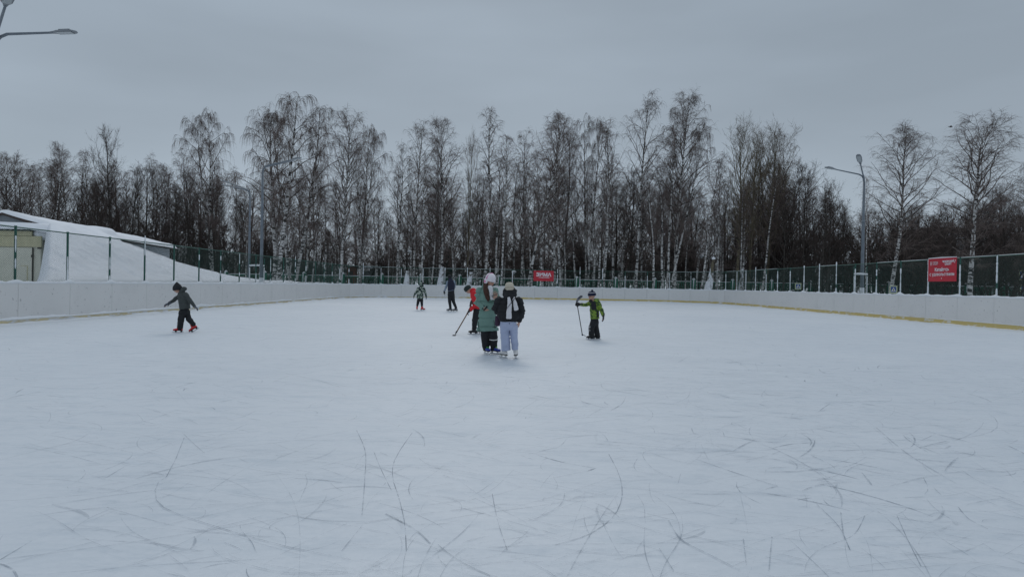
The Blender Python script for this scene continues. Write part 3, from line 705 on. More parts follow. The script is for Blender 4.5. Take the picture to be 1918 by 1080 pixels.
def grow(rs, P0, D0, L, N, droop, wob, r0, r1, up=0.0, dpow=1.5):
    """polylines from start points P0 along D0, length L, bending down (droop) or up with distance"""
    K = len(P0); seg = (L / (N - 1))[:, None]; P = np.zeros((K, N, 3)); P[:, 0] = P0; D = unit(D0)
    for i in range(1, N):
        f = i / (N - 1)
        D = unit(D + rs.normal(0, wob, (K, 3)) + np.array([0, 0, 1.]) * ((up - droop * f ** dpow)[:, None] if hasattr(droop, '__len__') or hasattr(up, '__len__') else up - droop * f ** dpow))
        P[:, i] = P[:, i - 1] + D * seg
    t = np.linspace(0, 1, N)[None]
    R = r0[:, None] * (1 - t) + np.asarray(r1).reshape(-1, 1) * t
    return P, R
def samp(P, R, par, f):
    """point, direction and radius at fraction f along polyline par"""
    N = P.shape[1]; x = f * (N - 1); i = np.minimum(x.astype(int), N - 2); g = (x - i)[:, None]
    p = P[par, i] * (1 - g) + P[par, i + 1] * g; d = unit(P[par, i + 1] - P[par, i]); r = R[par, i] * (1 - g[:, 0]) + R[par, i + 1] * g[:, 0]
    return p, d, r
def side_dir(rs, d, ang, az=None):
    K = len(d); q = rs.normal(0, 1, (K, 3)) if az is None else az
    q = unit(q - d * (q * d).sum(1, keepdims=True)); return unit(d * np.cos(ang)[:, None] + q * np.sin(ang)[:, None])

def make_tree(seed, kind, H=18.0):
    rs = np.random.default_rng(seed); C = dict(
        birch=dict(r=.0085, stems=1, lean=.03, n1=38, z0=.22, len1=.27, a1=(.5, 1.05), up1=.07, dr1=.13, n2=7, n3=6, len2=.46, len3=.70, dr3=.8, rt=.0080),
        weeping=dict(r=.0095, stems=2, lean=.06, n1=24, z0=.30, len1=.25, a1=(.6, 1.1), up1=.14, dr1=.42, n2=8, n3=10, len2=.46, len3=1.1, dr3=2.0, rt=.0078),
        full=dict(r=.0085, stems=1, lean=.03, n1=60, z0=.20, len1=.29, a1=(.5, 1.05), up1=.09, dr1=.13, n2=9, n3=9, len2=.46, len3=.66, dr3=.45, rt=.0068),
        slim=dict(r=.0070, stems=1, lean=.02, n1=30, z0=.38, len1=.16, a1=(.4, .95), up1=.11, dr1=.10, n2=6, n3=6, len2=.5, len3=.62, dr3=.6, rt=.0080),
        dark=dict(r=.010, stems=1, lean=.04, n1=34, z0=.13, len1=.33, a1=(.55, 1.1), up1=.13, dr1=-.04, n2=8, n3=7, len2=.44, len3=.75, dr3=-.1, rt=.0090),
        poplar=dict(r=.010, stems=1, lean=.02, n1=44, z0=.26, len1=.36, a1=(.4, .85), up1=.15, dr1=-.05, n2=7, n3=6, len2=.45, len3=.7, dr3=-.15, rt=.0080),
        shrub=dict(r=.008, stems=7, lean=.30, n1=12, z0=.12, len1=.36, a1=(.35, .8), up1=.12, dr1=0.0, n2=7, n3=6, len2=.5, len3=.11 * 18 / 4, dr3=-.1, rt=.0105))[kind]
    S = C['stems']; N = 18
    az = rs.uniform(0, 2 * PI, S)
    D0 = np.stack([np.cos(az) * C['lean'] * 2.2, np.sin(az) * C['lean'] * 2.2, np.ones(S)], 1)
    P0 = np.stack([np.cos(az), np.sin(az), np.zeros(S)], 1) * (0 if S == 1 else .10 if S < 4 else .35); P0[:, 2] = -.15
    hs = H * rs.uniform(.88 if S < 4 else .6, 1.0, S); hs[0] = H
    TP, TR = grow(rs, P0, D0, hs, N, 0, .018 if kind != 'shrub' else .05, np.full(S, C['r'] * H), np.full(S, .012), up=.02)
    t = np.linspace(0, 1, N); TR = C['r'] * hs[:, None] * ((1 - t) ** .75)[None] + .010; TR[:, 0] *= 1.35
    TP[:, :, 2] *= (H / TP[:, :, 2].max())
    tv, tq = tubes_np(TP, TR, 8)
    # primaries
    K = C['n1'] * S; par = np.repeat(np.arange(S), C['n1']); f = C['z0'] + (1 - C['z0']) * (np.tile((np.arange(C['n1']) + .5) / C['n1'], S) ** .9) * .985
    p, d, r = samp(TP, TR, par, np.clip(f, 0, .995)); ga = np.arange(K) * 2.399 + rs.normal(0, .4, K)
    azv = np.stack([np.cos(ga), np.sin(ga), np.zeros(K)], 1)
    ang = C['a1'][1] + (C['a1'][0] - C['a1'][1]) * f + rs.normal(0, .12, K)
    x = (f - C['z0']) / (1 - C['z0']); prof = (.35 + .9 * x ** .6) * (1 - x) ** .55 + .12
    L1 = H * C['len1'] * prof * rs.uniform(.65, 1.25, K)
    P1, R1 = grow(rs, p, side_dir(rs, d, ang, azv), L1, 9, np.full(K, C['dr1']), .12, np.minimum(r * .55, .012 + L1 * .012), np.full(K, .010), up=C['up1'])
    # secondaries
    K2 = K * C['n2']; par = np.repeat(np.arange(K), C['n2']); f = rs.uniform(.18, 1, K2); p, d, r = samp(P1, R1, par, f)
    L2 = np.maximum(L1[par] * C['len2'] * (1.15 - f * .6), .35) * rs.uniform(.6, 1.3, K2)
    P2, R2 = grow(rs, p, side_dir(rs, d, rs.uniform(.4, 1.0, K2)), L2, 6, np.full(K2, C['dr1'] * .9 + (.15 if C['dr3'] > 0 else 0)), .10, np.minimum(r * .6, .016), np.full(K2, C['rt'] * .9), up=.05)
    # short twigs along the stem too
    K3 = K2 * C['n3']; par = np.repeat(np.arange(K2), C['n3']); f = rs.uniform(.1, 1, K3); p, d, r = samp(P2, R2, par, f)
    L3 = C['len3'] * (H / 18) * rs.uniform(.35, 1.25, K3)
    P3, R3 = grow(rs, p, side_dir(rs, d, rs.uniform(.3, 1.0, K3)), L3, 5, np.full(K3, C['dr3']), .13, np.full(K3, C['rt']), np.full(K3, C['rt'] * .45), up=0.0, dpow=.6)
    v1, q1 = tubes_np(P1, R1, 5); v2, q2 = tubes_np(P2, R2, 3); v3, q3 = tubes_np(P3, R3, 3)
    V = np.concatenate([v1, v2, v3]); Q = np.concatenate([q1, q2 + len(v1), q3 + len(v1) + len(v2)])
    mi = np.concatenate([np.zeros(len(q1)), np.ones(len(q2) + len(q3))])
    return (tv, tq), (V, Q, mi)
TM = dict(full=('birch', 'birch_limb', 'twig'), birch=('birch', 'birch_limb', 'twig'), weeping=('birch', 'birch_limb', 'twig'), slim=('birch', 'birch_limb', 'twig'),
          dark=('bark_dark', 'bark_dark', 'twig_dark'), poplar=('bark_olive', 'bark_olive', 'twig_olive'), shrub=('bark_dark', 'bark_dark', 'twig_dark'))
LIB = {}; RAW = {}; TOP = {}
for kind, cnt in (('birch', 6), ('weeping', 3), ('full', 3), ('slim', 4), ('dark', 4), ('poplar', 2), ('shrub', 3)):
    for i in range(cnt):
        H = 5.0 if kind == 'shrub' else 18.0
        (tv, tq), (V, Q, mi) = make_tree(100 + i * 7 + len(kind), kind, H)
        a, b_, c_ = (MT[x] for x in TM[kind])
        LIB[kind, i] = (np_mesh('trunk', tv, tq, [a]), np_mesh('crown', V, Q, [b_, c_], midx=mi), float(np.percentile(V[:, 2], 99.9)) if kind != 'shrub' else H)
        TOP[kind, i] = tv[tv[:, 2].argmax()]
        RAW[kind, i] = (tv, tq, V, Q, mi)
NAMES = dict(full='birch_tree', birch='birch_tree', weeping='birch_tree', slim='birch_tree', dark='dark_tree', poplar='poplar_tree', shrub='bare_shrub')
CATS = dict(full='birch', birch='birch', weeping='birch', slim='birch', dark='tree', poplar='poplar', shrub='shrub')
def tree(kind, var, x, y, h, label, group, rz=0.0, lean=(0, 0), sx=1.0):
    tm, cm, H = LIB[kind, var]
    o = empty(NAMES[kind], (x, y, -.05)); s = h / H; o.scale = (s * sx, s * sx, s); o.rotation_euler = (lean[1], lean[0], rz)
    # lean is applied in world axes: rotate after spin
    o.rotation_mode = 'XYZ'; o.rotation_euler = (Matrix.Rotation(lean[0], 3, 'Y') @ Matrix.Rotation(lean[1], 3, 'X') @ Matrix.Rotation(rz, 3, 'Z')).to_euler()
    tag(o, label, CATS[kind], group)
    link('trunk', tm, o); link('crown', cm, o)
    return o
def htop(px, top, d): return at(px, top, d).z
def hero(kind, var, px, top, d, label, topx=None, rz=0.0, sx=1.0, group='tall birches that stand out of the tree line'):
    x = gx(px, d); h = htop(px, top, d); lean = 0
    if topx is not None: tp = TOP[kind, var]; lean = math.atan2((topx - px) / FPX * d - h / LIB[kind, var][2] * sx * (math.cos(rz) * tp[0] - math.sin(rz) * tp[1]), h)
    return tree(kind, var, x, d, h / max(.9, math.cos(lean)) * 1.0, label, group, rz, (lean, 0), sx)
HEROES = [
 ('weeping', 0, 402, 212, 84, 'weeping birch with drooping top rising above the dark trees left of the double lamp post', 398, .4, .75),
 ('weeping', 1, 516, 176, 70, 'tallest weeping birch, broad drooping crown just behind the two-armed lamp post', 556, 1.2, 1.05),
 ('weeping', 2, 548, 203, 74, 'weeping birch forking beside the tallest one, crown leaning over the fence corner', 604, 2.2, .95),
 ('full', 1, 634, 198, 72, 'straight white birch with pointed top over the left corner of the far boards', 650, 0, .85),
 ('weeping', 0, 672, 228, 80, 'small drooping birch top directly above the brown kiosk', 684, 3.0, .6),
 ('birch', 1, 742, 262, 76, 'birch with a brownish crown left of the gap before the camouflage child', 748, .8, .8),
 ('birch', 2, 776, 218, 78, 'tall birch rising over the child in the camouflage jacket', 782, 2.0, .75),
 ('full', 2, 826, 215, 74, 'dense dark-crowned birch over the adult in the navy top', 818, 1.0, .8),
 ('poplar', 0, 874, 238, 76, 'slim straight olive poplar with upright twigs left of the green coat', 880, 0, .5),
 ('slim', 0, 905, 198, 73, 'slender pointed birch right above the white knitted hat', 914, 2.4, 1.0),
 ('slim', 1, 938, 250, 70, 'thin white-stemmed birch just above the beige hat', 944, .4, .9),
 ('birch', 4, 975, 232, 80, 'birch with a fine spreading top left of the leaning trunk', 980, 1.9, .8),
 ('full', 0, 984, 206, 69, 'thick white birch leaning right, its trunk in front of the picket fence by the ЗИМА banner', 1052, .3, .85),
 ('birch', 0, 1040, 206, 78, 'birch whose trunk rises just right of the ЗИМА banner', 1042, 2.6, .75),
 ('dark', 0, 1058, 240, 82, 'dark bare tree with several rising limbs right of the ЗИМА banner', 1062, 0, .65),
 ('weeping', 1, 1100, 214, 82, 'birch with an open, spreading top over the hockey-stick child', 1092, 4.0, .6),
 ('slim', 2, 1128, 218, 75, 'slim birch with a rounded feathery top right of the hockey-stick child', 1134, 1.5, 1.1),
 ('birch', 2, 1190, 180, 76, 'tall airy birch standing clear against the sky, left of the tallest pair', 1204, .2, .85),
 ('weeping', 2, 1250, 196, 72, 'white birch trunk leaning right into the tallest crown', 1272, 5.0, .6),
 ('full', 2, 1262, 170, 73, 'tallest birch right of centre with a curling top', 1286, 3.4, .85),
 ('slim', 3, 1310, 285, 70, 'pale birch leaning right beside the snow plastered stump', 1342, 0, .9),
 ('slim', 0, 1340, 300, 76, 'short slim birch filling the dip right of the tallest birch', 1346, 3.0, .9),
 ('poplar', 1, 1378, 206, 74, 'olive-barked poplar with a full upright crown above the right end of the far fence', 1382, 0, .95),
 ('poplar', 0, 1402, 225, 78, 'poplar with rising twigs close behind the fuller one', 1418, 2.0, 1.0),
 ('poplar', 1, 1436, 222, 80, 'right-hand poplar of the close trio with a broad twiggy top', 1446, 4.0, 1.05),
 ('birch', 1, 1462, 238, 84, 'birch top fading out at the right end of the tall trees', 1468, 2.0, .7),
 ('dark', 1, 1505, 292, 72, 'dark tree with fine spreading twigs left of the tall lamp post', 1508, 1.0, .6),
 ('dark', 2, 1548, 328, 66, 'rounded dark tree with upswept limbs nearest the lamp post', 1560, 2.0, .85),
 ('full', 0, 1664, 224, 58, 'lone birch with white leaning trunk just right of the tall lamp post', 1704, 1.1, 1.12),
 ('full', 1, 1816, 206, 52, 'large lone birch with a wide crown behind the big red banner', 1846, 2.7, 1.35),
 ('slim', 1, 1622, 330, 50, 'thin yellowish birch leaning behind the tall lamp post', 1618, 0, .5),
 ('weeping', 0, 1935, 290, 60, 'drooping twigs of a birch entering at the picture edge', 1925, 1.0, 1.0),
 ('dark', 3, 214, 238, 86, 'dark tree with a thin spire standing up behind the shed roof', 212, 0, .75),
 ('dark', 0, 262, 300, 80, 'broad dark tree behind the shed roof, right of the spire', 268, 2.0, .9),
]
for (k, v, px, top, d, lab, tx, rz, sx) in HEROES:
    hero(k, v, px, top, d, lab, tx, rz, sx * (1.15 if k != 'poplar' else 1.0))
# filler trees: follow the tree line of the photograph
ENV = [(-200, 290), (0, 275), (40, 268), (100, 265), (150, 268), (190, 275), (230, 285), (290, 272), (330, 280), (370, 285), (430, 295), (470, 320), (520, 300), (600, 280), (660, 285), (700, 300), (740, 300), (780, 270), (830, 265), (870, 285),
       (920, 275), (960, 265), (1010, 270), (1050, 255), (1100, 275), (1150, 280), (1200, 275), (1250, 270), (1300, 290), (1350, 300), (1390, 260), (1440, 260), (1480, 290), (1520, 320), (1560, 345), (1600, 370), (1650, 360), (1700, 360), (1760, 370), (1820, 350), (1918, 330), (2100, 320)]
def env(px): return np.interp(px, [e[0] for e in ENV], [e[1] for e in ENV])
FR = random.Random(21)
GL = {
 ('birch', 0): ('one of the many slim white-stemmed birches crowded behind the far boards', 'birches crowded behind the far boards'),
 ('birch', -1): ('one of the distant birches with hazy brown tops beyond the shed and snow bank', 'distant birches beyond the shed'),
 ('birch', 1): ('one of the slender birches among the dark thicket beyond the right-hand fence', 'slender birches beyond the right-hand fence'),
 ('dark', 0): ('one of the dark bare trees between the birch trunks behind the far boards', 'dark bare trees behind the far boards'),
 ('dark', -1): ('one of the dark dense bare trees massed behind the shed roof', 'dark trees massed behind the shed'),
 ('dark', 1): ('one of the dark bare trees forming the thicket beyond the right-hand fence', 'dark trees beyond the right-hand fence'),
 ('shrub', 0): ('one of the low bare shrubs under the birches behind the far boards', 'bare shrubs under the birches'),
 ('shrub', -1): ('one of the bare shrubs under the dark trees beyond the snow bank', 'bare shrubs beyond the snow bank'),
 ('shrub', 1): ('one of the tall bare shrubs thickening the dark band beyond the right-hand fence', 'bare shrubs beyond the right-hand fence')}
def fill(kind, var, px, top, d, sx=1.0):
    zone = -1 if px < 450 else 1 if px > 1440 else 0
    kk = 'birch' if kind in ('birch', 'weeping', 'slim', 'full') else kind
    lab, grp = GL[kk, zone]
    tree(kind, var, gx(px, d), d, htop(px, top, d), lab, grp, FR.uniform(0, 6.28), (FR.gauss(0, .02), FR.gauss(0, .02)), sx)
# middle
for i in range(50):
    px = 455 + (1450 - 455) * (i + FR.random()) / 50
    fill(FR.choice(['slim', 'slim', 'birch']), FR.randrange(4), px, env(px) + FR.uniform(5, 120), FR.uniform(70, 84), FR.uniform(.9, 1.35))
for i in range(24):
    px = 455 + (1450 - 455) * (i + FR.random()) / 24
    fill('dark', FR.randrange(4), px, env(px) + FR.uniform(60, 190), FR.uniform(80, 100), FR.uniform(.8, 1.2))
for i in range(22):
    px = 455 + (1450 - 455) * (i + FR.random()) / 22
    fill(FR.choice(['birch', 'slim', 'dark']), FR.randrange(4), px, env(px) + FR.uniform(20, 100), FR.uniform(92, 112), FR.uniform(.8, 1.1))
for i in range(26):
    px = 470 + (1450 - 470) * (i + FR.random()) / 26
    fill('dark', FR.randrange(4), px, FR.uniform(400, 455), FR.uniform(86, 102), FR.uniform(1.0, 1.5))
for i in range(12):
    px = 1130 + 500 * (i + FR.random()) / 12
    fill('dark', FR.randrange(4), px, env(px) + FR.uniform(20, 90), FR.uniform(72, 96), FR.uniform(.9, 1.3))
for i in range(30):
    px = 560 + (1500 - 560) * (i + FR.random()) / 30
    fill(FR.choice(['birch', 'full', 'birch']), FR.randrange(3), px, env(px) + FR.uniform(40, 150), FR.uniform(78, 100), FR.uniform(1.1, 1.6))
# left
for i in range(26):
    px = -120 + 590 * (i + FR.random()) / 26
    fill(FR.choice(['birch', 'slim', 'birch']), FR.randrange(4), px, env(px) + FR.uniform(-4, 40), FR.uniform(86, 104), FR.uniform(.8, 1.1))
for i in range(26):
    px = -140 + 610 * (i + FR.random()) / 26
    fill('dark', FR.randrange(4), px, env(px) + FR.uniform(18, 80), FR.uniform(78, 98), FR.uniform(.8, 1.15))
# right
for i in range(20):
    px = 1440 + 560 * (i + FR.random()) / 20
    fill(FR.choice(['birch', 'slim']), FR.randrange(4), px, env(px) + FR.uniform(10, 60), FR.uniform(84, 110), FR.uniform(.8, 1.1))
for i in range(36):
    px = 1430 + 580 * (i + FR.random()) / 36
    fill('dark', FR.randrange(4), px, env(px) + FR.uniform(5, 70), FR.uniform(62, 100), FR.uniform(.9, 1.4))
for i in range(10):
    px = 1610 + 330 * (i + FR.random()) / 10
    fill('dark', FR.randrange(4), px, FR.uniform(370, 410), FR.uniform(64, 84), FR.uniform(1.2, 1.8))
for i in range(16):
    px = 20 + 520 * (i + FR.random()) / 16
    fill('dark', FR.randrange(4), px, FR.uniform(330, 400), FR.uniform(88, 104), FR.uniform(1.2, 1.7))
# shrubs
for i in range(66):
    px = -60 + 2060 * (i + FR.random()) / 66
    hi = 435 if (px > 1430 or px < 470) else 465
    fill('shrub', FR.randrange(3), px, hi + FR.uniform(-25, 30), FR.uniform(88, 112) if px < 1430 else FR.uniform(60, 95), FR.uniform(1.0, 1.6))
# far wood as one mass
Vs = []; Qs = []; Ms = []; off = 0
for i in range(64):
    px = -260 + 2440 * (i + FR.random()) / 64; d = FR.uniform(116, 150)
    kind = FR.choice(['dark', 'dark', 'slim', 'birch']); v = FR.randrange(4); tv, tq, V, Q, mi = RAW[kind, v]
    top = env(px) + (FR.uniform(90, 190) if 470 < px < 1450 else FR.uniform(20, 80)); s = htop(px, top, d) / 18
    a = FR.uniform(0, 6.28); Rz = np.array([[math.cos(a), -math.sin(a), 0], [math.sin(a), math.cos(a), 0], [0, 0, 1]])
    sel = len(Q) if kind == 'dark' else len(Q)
    for (vv, qq, mm_) in ((tv, tq, np.full(len(tq), 0)), (V, Q, np.full(len(Q), 2))):
        Vs.append((vv * np.array([s * 1.2, s * 1.2, s])) @ Rz.T + np.array([gx(px, d), d, 0])); Qs.append(qq + off); Ms.append(mm_); off += len(vv)
for i in range(90):
    px = -260 + 2440 * (i + FR.random()) / 90; d = FR.uniform(112, 150); v = FR.randrange(3); tv, tq, V, Q, mi = RAW['shrub', v]
    s = FR.uniform(.9, 1.7); a = FR.uniform(0, 6.28); Rz = np.array([[math.cos(a), -math.sin(a), 0], [math.sin(a), math.cos(a), 0], [0, 0, 1]])
    Vs.append((V * np.array([s * 1.6, s * 1.6, s])) @ Rz.T + np.array([gx(px, d), d, 0])); Qs.append(Q + off); Ms.append(np.full(len(Q), 2)); off += len(V)
fw = link('far_wood', np_mesh('far_wood', np.concatenate(Vs), np.concatenate(Qs), [MT['bark_dark'], MT['birch'], MT['twig_dark']], midx=np.concatenate(Ms)))
tag(fw, 'far-off brown bare wood closing the view behind the birches', 'wood', kind='stuff')

# spruce
def spruce(px, top, d, label):
    c = gx(px, d); h = htop(px, top, d); r = empty('spruce_tree', (c, d, -.05)); tag(r, label, 'spruce', 'spruces between the birches')
    MB().tube([(0, 0, 0), (0, 0, h * .5), (0, 0, h)], [.16, .09, .01], 7).build('trunk', MT['bark_dark'], r)
    rs = np.random.default_rng(int(px)); K = 170; f = rs.uniform(.06, .98, K) ; az = rs.uniform(0, 6.28, K)
    L = (1 - f) * h * .24 + .12; P0 = np.stack([0 * f, 0 * f, f * h], 1); D = np.stack([np.cos(az), np.sin(az), .1 + 0 * az], 1)
    P, R = grow(rs, P0, D, L, 6, np.full(K, .35), .05, np.full(K, .02), np.full(K, .006))
    K2 = K * 26; par = np.repeat(np.arange(K), 26); ff = rs.uniform(.15, 1, K2); p, dd, rr = samp(P, R, par, ff)
    P2, R2 = grow(rs, p, side_dir(rs, dd, rs.uniform(.5, 1.1, K2)), np.minimum(.42, L[par] * .35) * rs.uniform(.5, 1.2, K2), 3, np.full(K2, .5), .15, np.full(K2, .03), np.full(K2, .012))
    v1, q1 = tubes_np(P, R, 3); v2, q2 = tubes_np(P2, R2, 3)
    link('crown', np_mesh('crown', np.concatenate([v1, v2]), np.concatenate([q1, q2 + len(v1)]), [MT['needle']]), r)
spruce(937, 430, 88, 'dark green spruce between white trunks, just above the beige hat')
spruce(842, 455, 96, 'small dark spruce behind the trunks above the adult in navy')
spruce(1075, 438, 94, 'narrow dark spruce right of the ЗИМА banner')

# snow plastered stumps, park lamps, a bird
def stump(px, top, d, w0, label, topx=None, spike=0):
    c = gx(px, d); h = htop(px, top, d); tx = ((topx or px) - px) / FPX * d; mb = MB(); P = []; R = []
    for k in range(9):
        f = k / 8; P.append((tx * f + .04 * nz(k * .8, px), .03 * nz(k, 4, px), h * f * .97)); R.append(w0 * (1 - .62 * f ** 1.2) * (1 + .16 * nz(k * 1.3, px, 3)))
    mb.tube(P, R, 10); o = mb.build('stump', MT['stump'], loc=(c, d, -.03), smooth=True); tag(o, label, 'stump', 'snow plastered stumps under the birches')
    if spike: 
        s_ = MB().tube([(tx, 0, h * .95), (tx + .12, 0, h * .95 + spike * .6), (tx + .2, 0, h * .95 + spike)], [w0 * .35, w0 * .28, w0 * .2], 8).build('broken_top', MT['bark_olive'], o, smooth=True)
        MB().tube([(tx + .05, 0, h * .95 + spike * .96), (tx + .22, 0, h * .95 + spike * 1.03), (tx + .34, 0, h * .95 + spike * .96)], [.12, .17, .07], 8).build('snow_cap', MT['snow_crust'], s_, smooth=True)
stump(759, 505, 71, .42, 'snow plastered stump rising behind the boards just left of the camouflage child', 763)
stump(822, 497, 72, .46, 'tallest cone-shaped snow plastered stump left of the adult in navy', 828)
stump(874, 507, 72, .40, 'snow plastered stump leaning right, behind the child in red', 882)
stump(1322, 508, 68, .55, 'broad snow plastered stump with a broken upright top, beside the pale leaning birch', 1332, 1.5)
stump(1385, 500, 76, .30, 'bulging snow-caked trunk beside the olive-barked poplar', 1390)
def park_lamp(px, top, d, label):
    c = gx(px, d); h = htop(px, top, d); r = empty('park_lamp', (c, d, -.03)); tag(r, label, 'park lamp', 'small park lamps under the birches')
    MB().tube([(0, 0, 0), (0, 0, h - .25)], .05, 7).build('pole', MT['dark_trim'], r)
    MB().tube([(0, 0, h - .42), (0, 0, h - .2)], [.12, .16], 10).build('lamp_head', MT['lamp_glass'], r, smooth=True)
    MB().tube([(0, 0, h - .2), (0, 0, h - .17), (0, 0, h - .05), (0, 0, h + .03)], [.26, .32, .22, .06], 10).build('snow_cap', MT['snow_crust'], r, smooth=True)
park_lamp(766, 468, 80, 'snow-capped park lamp above the leftmost snow plastered stump')
park_lamp(827, 462, 80, 'snow-capped park lamp above the tallest snow plastered stump')
park_lamp(884, 464, 80, 'snow-capped park lamp above the child in red')
park_lamp(962, 506, 78, 'low snow-capped park lamp between the beige hat and the ЗИМА banner')
park_lamp(1313, 476, 78, 'snow-capped park lamp left of the broad broken stump')
c = at(1781, 238, 60)
bd = MB().tube([(-.15, 0, 0), (-.08, 0, .01), (.02, 0, .02), (.12, 0, .03), (.17, 0, .04)], [.015, .045, .055, .035, .012], 8)
bd.tube([(0, 0, .04), (-.06, -.12, .1), (-.1, -.26, .07)], [(.07, .008), (.05, .006), (.01, .004)], 6, ref=(0, 0, 1)).tube([(0, 0, .04), (-.06, .12, .1), (-.1, .26, .07)], [(.07, .008), (.05, .006), (.01, .004)], 6, ref=(0, 0, 1))
tag(bd.build('bird', MT['dark_trim'], loc=c, smooth=True), 'tiny dark bird flying in the grey sky above the lone birches', 'bird')

# ------------------------------------------------------------------ people
def ell(c, ax, r, nu=12, nv=9):
    """ellipsoid at c with axes matrix ax (3 vectors) and radii r"""
    V = []; F = []
    for i in range(nv + 1):
        th = PI * i / nv
        for j in range(nu):
            ph = 2 * PI * j / nu; q = (math.sin(th) * math.cos(ph) * r[0], math.sin(th) * math.sin(ph) * r[1], math.cos(th) * r[2])
            V.append(c + ax[0] * q[0] + ax[1] * q[1] + ax[2] * q[2])
    for i in range(nv):
        for j in range(nu): F.append((i * nu + j, (i + 1) * nu + j, (i + 1) * nu + (j + 1) % nu, i * nu + (j + 1) % nu))
    return V, F
class Blob(MB):
    """overlapping tubes and ellipsoids, fused by voxel remesh into one continuous skin"""
    def limb(s, pts, ref=None, n=14, round_ends=True):
        """pts: (Vector, rx[, ry])"""
        P = [Vector(p[0]) for p in pts]; R = [(p[1], p[2] if len(p) > 2 else p[1]) for p in pts]
        if round_ends:
            d0 = (P[0] - P[1]).normalized(); d1 = (P[-1] - P[-2]).normalized(); e0 = min(R[0]); e1 = min(R[-1])
            P = [P[0] + d0 * e0 * .85, P[0] + d0 * e0 * .5] + P + [P[-1] + d1 * e1 * .5, P[-1] + d1 * e1 * .85]
            R = [tuple(x * .45 for x in R[0]), tuple(x * .85 for x in R[0])] + R + [tuple(x * .85 for x in R[-1]), tuple(x * .45 for x in R[-1])]
        return s.tube(P, R, n, ref=ref)
    def ball(s, c, ax, r): V, F = ell(Vector(c), ax, r); return s.add(V, F)
    def fuse(s, name, m, parent, voxel=.011, smooth=3, fold=0, fscale=.12, seams=None, mats=None):
        me = bpy.data.meshes.new('tmp'); me.from_pydata(s.v, [], s.f); me.update()
        o = bpy.data.objects.new('tmp', me); COL.objects.link(o)
        # consistent normals
        import bmesh
        bm = bmesh.new(); bm.from_mesh(me); bmesh.ops.recalc_face_normals(bm, faces=bm.faces); bm.to_mesh(me); bm.free()
        r = o.modifiers.new('r', 'REMESH'); r.mode = 'VOXEL'; r.voxel_size = voxel; r.adaptivity = 0
        if smooth: q = o.modifiers.new('s', 'SMOOTH'); q.iterations = smooth; q.factor = .5
        dg = bpy.context.evaluated_depsgraph_get(); out = bpy.data.meshes.new_from_object(o.evaluated_get(dg))
        bpy.data.objects.remove(o); bpy.data.meshes.remove(me); out.name = name
        n_ = len(out.vertices); co = np.empty(n_ * 3, np.float32); out.vertices.foreach_get('co', co); co = co.reshape(-1, 3)
        if fold or seams:
            nr = np.empty(n_ * 3, np.float32); out.vertices.foreach_get('normal', nr); nr = nr.reshape(-1, 3); d = np.zeros(n_, np.float32)
            if fold:
                for i in range(n_):
                    x, y, z = co[i]; d[i] += fold * (noise.noise(Vector((x / fscale, y / fscale, z / (fscale * .55)))) + .5 * noise.noise(Vector((x / fscale * 2.3 + 9, y / fscale * 2.3, z / fscale * 3.6))))
            if seams: d += seams(co)
            co = co + nr * d[:, None]; out.vertices.foreach_set('co', co.ravel())
        out.materials.clear()
        for mm_ in (mats or [m]): out.materials.append(mm_)
        out.polygons.foreach_set('use_smooth', np.ones(len(out.polygons), bool)); out.update()
        return link(name, out, parent)
def quilt(step, depth, z0=0):
    """stitched horizontal baffles of a padded coat"""
    def f(co):
        ph = ((co[:, 2] - z0) / step) % 1.0; return -depth * np.exp(-((np.minimum(ph, 1 - ph)) / .09) ** 2)
    return f
def hand_geo(B, w_, d, nrm, k=1.0, curl=.35, th=1.0):
    d = d.normalized(); nrm = (nrm - d * nrm.dot(d)).normalized(); s = d.cross(nrm)
    B.limb([(w_ - d * .02 * k, .024 * k * th, .019 * k * th), (w_ + d * .03 * k, .036 * k * th, .016 * k * th), (w_ + d * .078 * k, .040 * k * th, .014 * k * th)], ref=nrm)
    for i, (off, ln, sp) in enumerate(((-.030, .82, -.10), (-.010, 1.0, -.02), (.011, .95, .04), (.031, .74, .13))):
        p = w_ + d * .078 * k + s * off * k * (1 + .1 * th); dr = (d + s * sp * 1.3).normalized(); pts = [(p, .0095 * k * th)]
        for j, sl in enumerate((.040, .027, .021)):
            a = curl * (.7 + .35 * j) * (1 + .12 * i); dr = (dr * math.cos(a) + nrm * math.sin(a)).normalized(); p = p + dr * sl * k * ln; pts.append((p, (.0092 - .001 * j) * k * th))
        B.limb(pts, n=8)
    p = w_ + d * .02 * k - s * .028 * k; dr = (d * .55 - s * .75 + nrm * .3).normalized(); pts = [(p, .013 * k * th)]
    for j, sl in enumerate((.034, .028, .022)):
        dr = (dr + d * .25 + nrm * curl * .35).normalized(); p = p + dr * sl * k; pts.append((p, (.0115 - .001 * j) * k * th))
    B.limb(pts, n=8)
def axes(F, U):
    U = U.normalized(); F = (F - U * F.dot(U)).normalized(); S = F.cross(U).normalized(); return S, F, U
